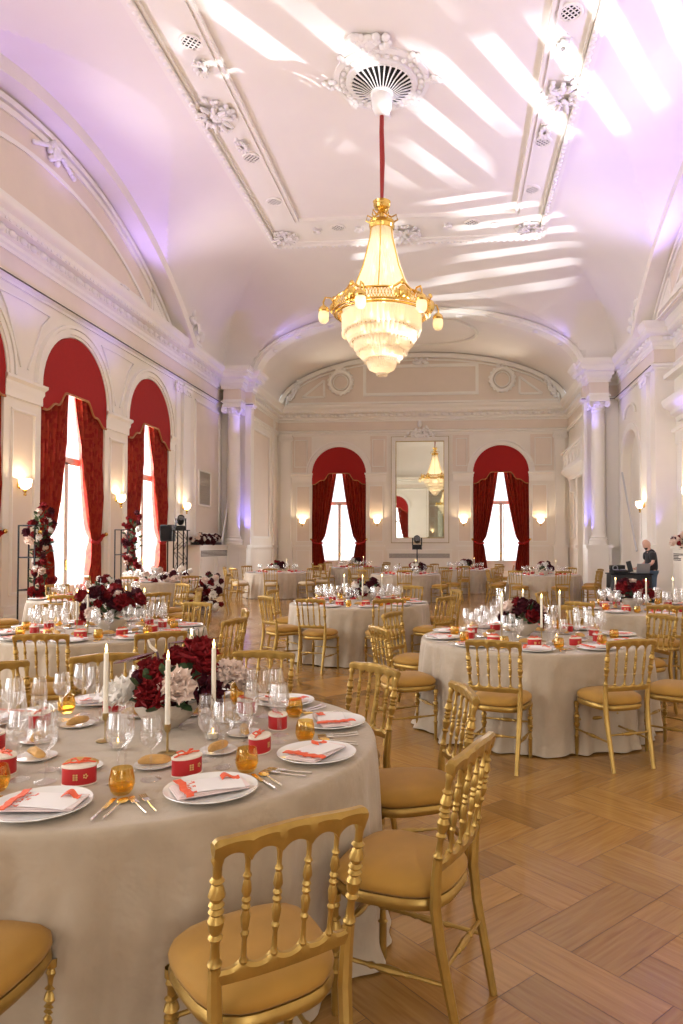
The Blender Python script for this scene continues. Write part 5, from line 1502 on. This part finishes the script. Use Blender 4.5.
# flowers on a white pedestal at the right picture edge
t = thing('pedestal', 'slim white pedestal at the right picture edge carrying flowers', 'pedestal', (5.14, 16.1, 0))
m = MB(); m.bbox(-.15, .15, -.15, .15, 0, .06, .01); m.bbox(-.12, .12, -.12, .12, .06, 1.30, .01); m.bbox(-.16, .16, -.16, .16, 1.30, 1.36, .01); m.build('post', WHITE, t)
t = thing('pedestal_flowers', 'burgundy and blush bouquet on the white pedestal at the right picture edge', 'flower arrangement', (5.14, 16.1, 1.362))
m = MB(); m.lathe([(0, .002), (.08, .002), (.05, .03), (.12, .1), (.13, .13), (.12, .13), (0, .05)], 20); m.build('vase', WHITE, t)
flower_mass(t, [((.24 * cos(k * 2.4) * math.sqrt(k / 26), .24 * sin(k * 2.4) * math.sqrt(k / 26), .26 + .16 * (1 - k / 26)), .1) for k in range(26)], 12, ('burg', 'dred', 'blush', 'burg', 'blush'), 1.9); foliage(t, 40, .25, .2, 13)

# ------------------------------------------------------------------ stage gear
def truss(x, y, h, label):
    t = thing('truss_tower', label, 'truss tower', (x, y, 0)); w = .14; m = MB()
    for sx in (-1, 1):
        for sy in (-1, 1): m.tube([(sx * w, sy * w, .01), (sx * w, sy * w, h)], .02, 8)
    k = int(h / .28)
    for i in range(k):
        z0, z1 = h * i / k, h * (i + 1) / k
        for s in (-1, 1):
            a = s * w; e = -w if i % 2 else w; m.tube([(a, e, z0 + .02), (a, -e, z1)], .008, 6); m.tube([(e, a, z0 + .02), (-e, a, z1)], .008, 6)
    m.build('lattice', BLACK, t); m = MB(); m.bbox(-.19, .19, -.19, .19, 0, .02, .004); m.bbox(-.2, .2, -.2, .2, h, h + .02, .004); m.build('base_plate', BLACK, t)
truss(-7.65, 19.15, 2.0, 'black lattice truss tower at the left wall holding a moving head')
def moving_head(x, y, z, label, rz=0, tilt=.5, sc=1.):
    t = thing('moving_head_light', label, 'stage light', (x, y, z), rz); t.scale = (sc,) * 3
    m = MB(); m.bbox(-.14, .14, -.12, .12, 0, .09, .01); m.build('base', BLACKP, t)
    m = MB(); m.bbox(-.15, -.115, -.05, .05, .10, .33, .01); m.bbox(.115, .15, -.05, .05, .10, .33, .01); m.bbox(-.15, .15, -.06, .06, .088, .12, .006); m.build('yoke', BLACKP, t)
    m = MB(); M = Matrix.Translation((0, 0, .27)) @ Matrix.Rotation(tilt, 4, 'X'); m.lathe([(0, -.15), (.07, -.15), (.10, -.08), (.105, .06), (.095, .14), (.09, .14), (.085, .12), (0, .12)], 20, M); hd = m.build('head', BLACKP, t)
    m = MB(); m.lathe([(0, .135), (.05, .13), (.08, .122)], 20, M); m.build('lens', GLASS, hd)
moving_head(-7.65, 19.15, 2.02, 'black moving head tilted up on the truss tower by the left wall', .5, 1.0)
t = thing('loudspeaker', 'pale-sided black loudspeaker box beside the truss tower', 'loudspeaker', (-8.08, 19.3, 0))
m = MB(); m.bbox(-.17, .17, -.16, .16, 1.70, 2.17, .02); m.build('cabinet', BLACKP, t); m = MB(); m.bbox(-.15, .15, -.175, -.16, 1.73, 2.14, .004); m.build('grille', BLACK, t)
m = MB(); m.tube([(0, 0, .5), (0, 0, 1.7)], .018, 8)
for k in range(3): a = 2 * PI * k / 3; m.tube([(0, 0, .75), (.2 * cos(a), .2 * sin(a), .012)], .012, 7)
m.build('tripod', BLACK, t)
t = thing('light_stand', 'thin black stand in front of the mirror', 'stand', (-1.5, 28.0, 0))
m = MB(); m.tube([(0, 0, .03), (0, 0, 1.42)], .022, 8); m.build('pole', BLACK, t); m = MB(); m.lathe([(0, 0), (.26, 0), (.26, .012), (.03, .03), (0, .03)], 24); m.build('base_plate', BLACK, t); m = MB(); m.bbox(-.2, .2, -.15, .15, 1.42, 1.45, .004); m.build('mount_plate', BLACK, t)
moving_head(-1.5, 28.0, 1.45, 'black moving head on a stand in front of the tall mirror, lens towards us', 0, R(75), 1.35)
def leaning(x0, y0, x1, y1, z1, label):
    mb = MB(); mb.tube([(x0, y0, .04), (x1, y1, z1)], .035, 10); tag(mb.build('metal_tube', ALU), label, 'tube')
mb = MB(); mb.tube([(-8.85, 26.15, 1.64), (-8.72, 26.75, 3.72)], .05, 10); tag(mb.build('metal_tube', ALU), 'grey tube light leaning on the wall beside the left column', 'tube light')
mb = MB(); mb.tube([(5.95, 23.75, 1.4), (6.0, 25.9, 4.2)], .035, 8); tag(mb.build('metal_tube', ALU), 'thin pale pole leaning in the arched niche on the right', 'pole')

# DJ booth
t = thing('dj_booth', 'black-draped desk with equipment on top, left of the man', 'desk', (4.36, 18.2, 0))
m = MB()
N = 90; rg = []
for z, e in ((0.01, 1.), (.3, .8), (.84, .3), (.86, 0), (.861, -.5)):
    ring_ = []
    for i in range(N):
        a = 2 * PI * i / N; c_, s_ = cos(a), sin(a); k = (abs(c_) ** 8 + abs(s_) ** 8) ** (-1 / 8); f_ = .015 * max(0, e) * sin(22 * a)
        ring_.append((c_ * k * (.50 + f_ + .02 * e), s_ * k * (.33 + f_ + .02 * e), z))
    rg.append(ring_)
m.rings(rg); m.build('black_drape', BLACKP, t, 60)
m = MB(); m.bbox(-.515, .515, -.34, .34, .862, .89, .006); m.build('desk_top', BLACK, t)
t = thing('dj_controller', 'black mixing console at the left end of the black desk', 'controller', (4.10, 18.15, .892), .2)
m = MB(); m.bbox(-.19, .19, -.15, .15, 0, .08, .01); m.bbox(-.19, .19, .03, .15, .08, .2, .01); m.build('body', BLACKP, t)
for sx in (-1, 1): m = MB(); m.lathe([(.0, .075), (.07, .075), (.075, .09), (.07, .1), (0, .1)], 20, Matrix.Translation((sx * .09, -.06, .0))); m.build('jog_wheel', GREYP, t)
m = MB(); m.lathe([(.05, 0), (.075, 0), (.075, .01), (.05, .012)], 20, Matrix.Translation((-.08, .03, .13)) @ Matrix.Rotation(PI / 2, 4, 'X')); m.build('speaker_ring', GREYP, t)
t = thing('monitor', 'tilted dark screen standing in the middle of the black desk', 'monitor', (4.36, 18.1, .892), -.4)
m = MB(); m.bbox(-.02, .10, -.02, .0, .02, .30, .004, Matrix.Rotation(-.25, 4, 'Y')); m.bbox(-.08, .08, -.06, .08, 0, .012, .003); m.tube([(0, 0, 0), (0, 0, .1)], .012, 6); m.build('screen', BLACKP, t)
t = thing('laptop', 'open grey laptop seen from the back in front of the man', 'laptop', (4.66, 18.2, .892), 0.15)
m = MB(); m.bbox(-.17, .17, -.12, .12, 0, .016, .004); m.build('keyboard_base', GREYP, t); m = MB(); m.bbox(-.17, .17, -.005, .005, 0, .235, .003, Matrix.Translation((0, -.115, .014)) @ Matrix.Rotation(R(14), 4, 'X')); m.build('lid', GREYP, t)

# ------------------------------------------------------------------ the man at the desk
def skin_body(nm, verts, edges, radii, m, parent=None, sub=2, rootv=0):
    me = bpy.data.meshes.new(nm); me.from_pydata(verts, edges, []); me.materials.append(m)
    o = bpy.data.objects.new(nm, me); COL.objects.link(o)
    if parent: o.parent = parent
    md = o.modifiers.new('skin', 'SKIN'); md.use_smooth_shade = True; md.branch_smoothing = .6
    for i, r_ in enumerate(radii):
        sv = me.skin_vertices[0].data[i]; sv.radius = r_ if isinstance(r_, tuple) else (r_, r_); sv.use_root = (i == rootv)
    s = o.modifiers.new('sub', 'SUBSURF'); s.levels = sub; s.render_levels = sub
    dg = bpy.context.evaluated_depsgraph_get(); ev = o.evaluated_get(dg); nm2 = bpy.data.meshes.new_from_object(ev); nm2.name = nm
    o.modifiers.clear(); o.data = nm2
    nm2.polygons.foreach_set('use_smooth', [True] * len(nm2.polygons)); return o
man = thing('person', 'bald bearded person in black T-shirt and jeans, head bowed over the laptop', 'person', (4.97, 18.45, 0), R(8))
# local: faces -x, towards the desk and slightly to the viewer
V = [(0, 0, .92), (.01, 0, 1.10), (.01, 0, 1.28), (-.03, 0, 1.42), (-.06, 0, 1.48),            # pelvis, waist, chest, upper chest, neck base
     (.01, .09, .88), (.0, .11, .48), (.02, .12, .08), (-.12, .13, .04),                        # leg L
     (.01, -.09, .88), (.01, -.11, .48), (.03, -.12, .08), (-.11, -.14, .04),                   # leg R
     (-.02, .17, 1.37), (-.04, .24, 1.14), (-.26, .18, 1.02), (-.34, .15, 1.01),                # arm L
     (-.02, -.17, 1.37), (-.05, -.25, 1.15), (-.27, -.20, 1.03), (-.36, -.17, 1.02)]            # arm R
E = [(0, 1), (1, 2), (2, 3), (3, 4), (0, 5), (5, 6), (6, 7), (7, 8), (0, 9), (9, 10), (10, 11), (11, 12), (3, 13), (13, 14), (14, 15), (15, 16), (3, 17), (17, 18), (18, 19), (19, 20)]
RD = [(.13, .15), (.12, .14), (.12, .15), (.085, .11), .055, .095, .062, .045, .035, .095, .062, .045, .035, .050, .045, .033, .026, .050, .045, .033, .026]
body = skin_body('body', V, E, RD, SKIN, man)
hm = MB(); Mh = Matrix.Translation((-.11, 0, 1.62)) @ Matrix.Rotation(R(-38), 4, 'Y')
hm.ell((0, 0, .0), (.098, .078, .125), 20, 14, Mh); hm.ell((-.05, 0, -.05), (.055, .055, .06), 14, 10, Mh)
hm.ell((-.104, 0, -.01), (.018, .014, .024), 10, 8, Mh)
for s in (-1, 1): hm.ell((.01, s * .078, -.01), (.02, .012, .032), 10, 8, Mh); hm.ell((-.085, s * .032, .012), (.012, .013, .009), 8, 6, Mh)
hm.tube([(-.045, 0, 1.47), (-.06, 0, 1.51), (-.08, 0, 1.56)], [.062, .058, .055], 12)
hm.build('head', SKIN, man, 80)
m = MB(); m.ell((-.066, 0, -.075), (.048, .052, .048), 14, 10, Mh); m.ell((-.09, 0, -.045), (.02, .035, .012), 10, 6, Mh); m.build('beard', BEARD, man, 80)
for hx, hy in ((-.36, .15), (-.38, -.17)):
    m = MB(); m.ell((hx - .03, hy, 1.0), (.045, .036, .016), 12, 8)
    for k in range(4): L = (.055, .065, .06, .048)[k]; y = hy - .026 + .0175 * k; m.tube([(hx - .06, y, 1.0), (hx - .06 - L * .55, y, .998), (hx - .06 - L, y, .975)], [.009, .008, .007], 7)
    s = -1 if hy > 0 else 1; m.tube([(hx - .01, hy + s * .03, 1.0), (hx - .035, hy + s * .052, .99), (hx - .06, hy + s * .056, .975)], [.011, .010, .008], 7); m.build('hand', SKIN, man, 80)
V2 = [(0, 0, .86), (.01, 0, 1.10), (.01, 0, 1.28), (-.03, 0, 1.42), (-.02, .18, 1.40), (-.035, .225, 1.20), (-.02, -.18, 1.40), (-.045, -.23, 1.20), (-.055, 0, 1.49)]
skin_body('t_shirt', V2, [(0, 1), (1, 2), (2, 3), (3, 4), (4, 5), (3, 6), (6, 7), (3, 8)], [(.17, .19), (.165, .18), (.17, .195), (.15, .185), .115, .082, .115, .082, .080], TSHIRT, man)
V3 = [(0, 0, .93), (.01, .085, .86), (.0, .11, .48), (.02, .12, .06), (.01, -.085, .86), (.01, -.11, .48), (.03, -.12, .06)]
skin_body('jeans', V3, [(0, 1), (1, 2), (2, 3), (0, 4), (4, 5), (5, 6)], [(.12, .14), .115, .082, .065, .115, .082, .065], JEANS, man)
for s, yy in ((1, .13), (-1, -.14)):
    m = MB(); m.ell((-.05, yy, .045), (.14, .05, .045), 14, 8); m.bbox(-.19, .09, yy - .05, yy + .05, 0, .025, .008); m.build('shoe', BLACKP, man)

# ------------------------------------------------------------------ light
def area(loc, direction, sx, sy, power, col, spread=None, name='daylight'):
    l = bpy.data.lights.new(name, 'AREA'); l.shape = 'RECTANGLE'; l.size = sx; l.size_y = sy; l.energy = power; l.color = col
    if spread: l.spread = spread
    o = bpy.data.objects.new(name, l); COL.objects.link(o); o.location = loc; o.rotation_euler = Vector(direction).to_track_quat('-Z', 'Y').to_euler(); return o
def point(loc, power, col, r=.1, name='lamp_glow'):
    l = bpy.data.lights.new(name, 'POINT'); l.energy = power; l.color = col; l.shadow_soft_size = r
    o = bpy.data.objects.new(name, l); COL.objects.link(o); o.location = loc; return o
DAY = (1.0, .975, .965)
for i, (c, r, sp, sl) in enumerate(WINL):
    area((XL - .6, c, 3.2), (1, 0, -.05), 3.0, 6.4, 720 if i >= 4 else 290, DAY)
for c, r, sp, sl in WINF: area((c, YF + .6, 3.2), (0, -1, -.05), 2.9, 6.2, 600, DAY)
for c in (-6.35, 3.35): area((c, YB - .6, 3.2), (0, 1, -.02), 2.9, 6.2, 260, DAY)
WARM = (1., .74, .46)
for z, p in ((.45, 3.5), (1.0, 7), (1.75, 5), (2.35, 3)): point((-1.5, 14.4, 5.12 + z), p, WARM, .18, 'chandelier_lamp')
for p in sconce_at: point(p, 22, WARM, .06, 'sconce_lamp')
# violet LED uplights resting on the cornices
VIO = (.42, .28, 1.)
def spot(loc, target, power, col, size, blend=.6, r=.05, name='led_and_fill_spot'):
    l = bpy.data.lights.new(name, 'SPOT'); l.energy = power; l.color = col; l.spot_size = R(size); l.spot_blend = blend; l.shadow_soft_size = r
    o = bpy.data.objects.new(name, l); COL.objects.link(o); o.location = loc
    o.rotation_euler = (Vector(target) - Vector(loc)).to_track_quat('-Z', 'Y').to_euler(); return o
for y in (11.5, 15.2, 18.9):
    spot((XR - .65, y, ZC + .1), (XR - 2.2, y, ZT), 190, (.36, .27, 1.), 120)
    spot((XL + .65, y, ZC + .1), (XL + 2.2, y, ZT), 85, (.42, .3, 1.), 125)
for y in (9.5, 14.8, 20.3):  # warm fill spots added to brighten the ceiling, no fixtures there
    spot((XR - .6, y, ZC + .12), (X0 + .5, y, ZT), 150, (1., .92, .85), 130, 1.); spot((XL + .6, y, ZC + .12), (X0 - .5, y, ZT), 150, (1., .92, .85), 130, 1.)
for x in (-6.5, 3.0): spot((x, 33.4, ZC + .12), (X0, 29, 11), 90, (1., .88, .72), 130, 1.)
BLUE = (.22, .18, 1.)
spot((-7.5, 26.2, ZC + .15), (-5.2, 26.9, 10.4), 70, (.3, .24, 1.), 55, .8); spot((4.5, 26.2, ZC + .15), (3.4, 26.9, 10.0), 30, (.3, .24, 1.), 55, .8)
spot((-8.02, YP - .42, 1.7), (-8.05, YP - .15, 7), 160, BLUE, 60, .8); spot((4.80, YP - .45, 1.7), (4.86, YP - .12, 7), 160, BLUE, 60, .8)
spot((XL + .6, 24.3, 1.75), (XL + .05, 23.6, 6), 30, BLUE, 34)
spot((6.0, 21.9, 1.8), (6.4, 22.05, 7.5), 30, BLUE, 60)
for y in (17.5, 20.2): spot((6.2, y, 5.1), (6.35, y, 5.7), 14, BLUE, 150)
for x, y in ((XL + .75, 22.0), (XL + .75, 17.5), (XL + .75, 14), (-8.0, 26.2), (XR - .75, 22.6), (5.0, 26.2)):
    spot((x + (.6 if x < 0 else -.6), y, 5.6), (XL + .2 if x < 0 else XR - .2, y, 8.1), 50, BLUE, 95, 1.)

def streak_spot(loc, target, power, size, scale, rotz, warp, thr=.5, col=(.92, .94, 1.)):  # added unseen spot, striped by nodes to throw light streaks on the ceiling
    o = spot(loc, target, power, col, size, .25, .02, 'added_streak_light'); l = o.data; l.use_nodes = True; N = l.node_tree.nodes; L = l.node_tree.links
    em = N['Emission']; tc = N.new('ShaderNodeTexCoord'); mp = N.new('ShaderNodeMapping'); mp.inputs['Rotation'].default_value = (0, 0, rotz)
    sp = N.new('ShaderNodeSeparateXYZ'); L.new(tc.outputs['Normal'], sp.inputs[0])
    dx = N.new('ShaderNodeMath'); dx.operation = 'DIVIDE'; dy = N.new('ShaderNodeMath'); dy.operation = 'DIVIDE'
    L.new(sp.outputs['X'], dx.inputs[0]); L.new(sp.outputs['Z'], dx.inputs[1]); L.new(sp.outputs['Y'], dy.inputs[0]); L.new(sp.outputs['Z'], dy.inputs[1])
    cb = N.new('ShaderNodeCombineXYZ'); L.new(dx.outputs[0], cb.inputs['X']); L.new(dy.outputs[0], cb.inputs['Y']); L.new(cb.outputs[0], mp.inputs['Vector'])
    w = N.new('ShaderNodeTexWave'); w.inputs['Scale'].default_value = scale; w.inputs['Distortion'].default_value = warp; w.inputs['Detail'].default_value = 1.; w.inputs['Detail Scale'].default_value = .6
    L.new(mp.outputs[0], w.inputs['Vector'])
    rp = N.new('ShaderNodeValToRGB'); rp.color_ramp.elements[0].position = thr; rp.color_ramp.elements[0].color = (.0, .0, .0, 1); rp.color_ramp.elements[1].position = thr + .22
    L.new(w.outputs['Fac'], rp.inputs['Fac'])
    n = N.new('ShaderNodeTexNoise'); n.inputs['Scale'].default_value = 3.; L.new(mp.outputs[0], n.inputs['Vector'])
    r2 = N.new('ShaderNodeMapRange'); r2.inputs['From Min'].default_value = .42; r2.inputs['From Max'].default_value = .55; L.new(n.outputs['Fac'], r2.inputs['Value'])
    mu = N.new('ShaderNodeMath'); mu.operation = 'MULTIPLY'; L.new(rp.outputs['Color'], mu.inputs[0]); L.new(r2.outputs['Result'], mu.inputs[1])
    L.new(mu.outputs[0], em.inputs['Strength']); return o
streak_spot((1.6, 13.2, 1.0), (.1, 13.6, ZT), 3300, 56, 3.0, R(72), .3)
streak_spot((-1.5, 15.2, 1.0), (.2, 22.6, ZT - .5), 4200, 34, 4.6, R(90), .4)

W = bpy.data.worlds.new('sky'); S.world = W; W.use_nodes = True
bg = W.node_tree.nodes['Background']; bg.inputs['Color'].default_value = (.93, .96, 1., 1); bg.inputs['Strength'].default_value = 1.2

# ------------------------------------------------------------------ camera
cam = bpy.data.cameras.new('camera'); co = bpy.data.objects.new('camera', cam); COL.objects.link(co)
cam.sensor_fit = 'AUTO'; cam.sensor_width = 36; cam.lens = 705 / 1024 * 36
cam.shift_x = -(396 - 341.5) / 1024; cam.shift_y = (527 - 512) / 1024
co.location = (0, 0, 1.6)
psi, th = R(4.78), R(1.46)
fw = Vector((-sin(psi) * cos(th), cos(psi) * cos(th), sin(th)))
co.rotation_euler = fw.to_track_quat('-Z', 'Y').to_euler()
cam.clip_end = 200; S.camera = co
S.view_settings.view_transform = 'Standard'; S.view_settings.look = 'None'; S.view_settings.gamma = 1; S.view_settings.exposure = .62
S.view_settings.use_curve_mapping = False
S.cycles.use_denoising = True; S.cycles.max_bounces = 8; S.cycles.diffuse_bounces = 4; S.cycles.glossy_bounces = 4; S.cycles.transparent_max_bounces = 24; S.cycles.transmission_bounces = 4
S.cycles.caustics_reflective = False; S.cycles.caustics_refractive = False; S.cycles.sample_clamp_indirect = 6.
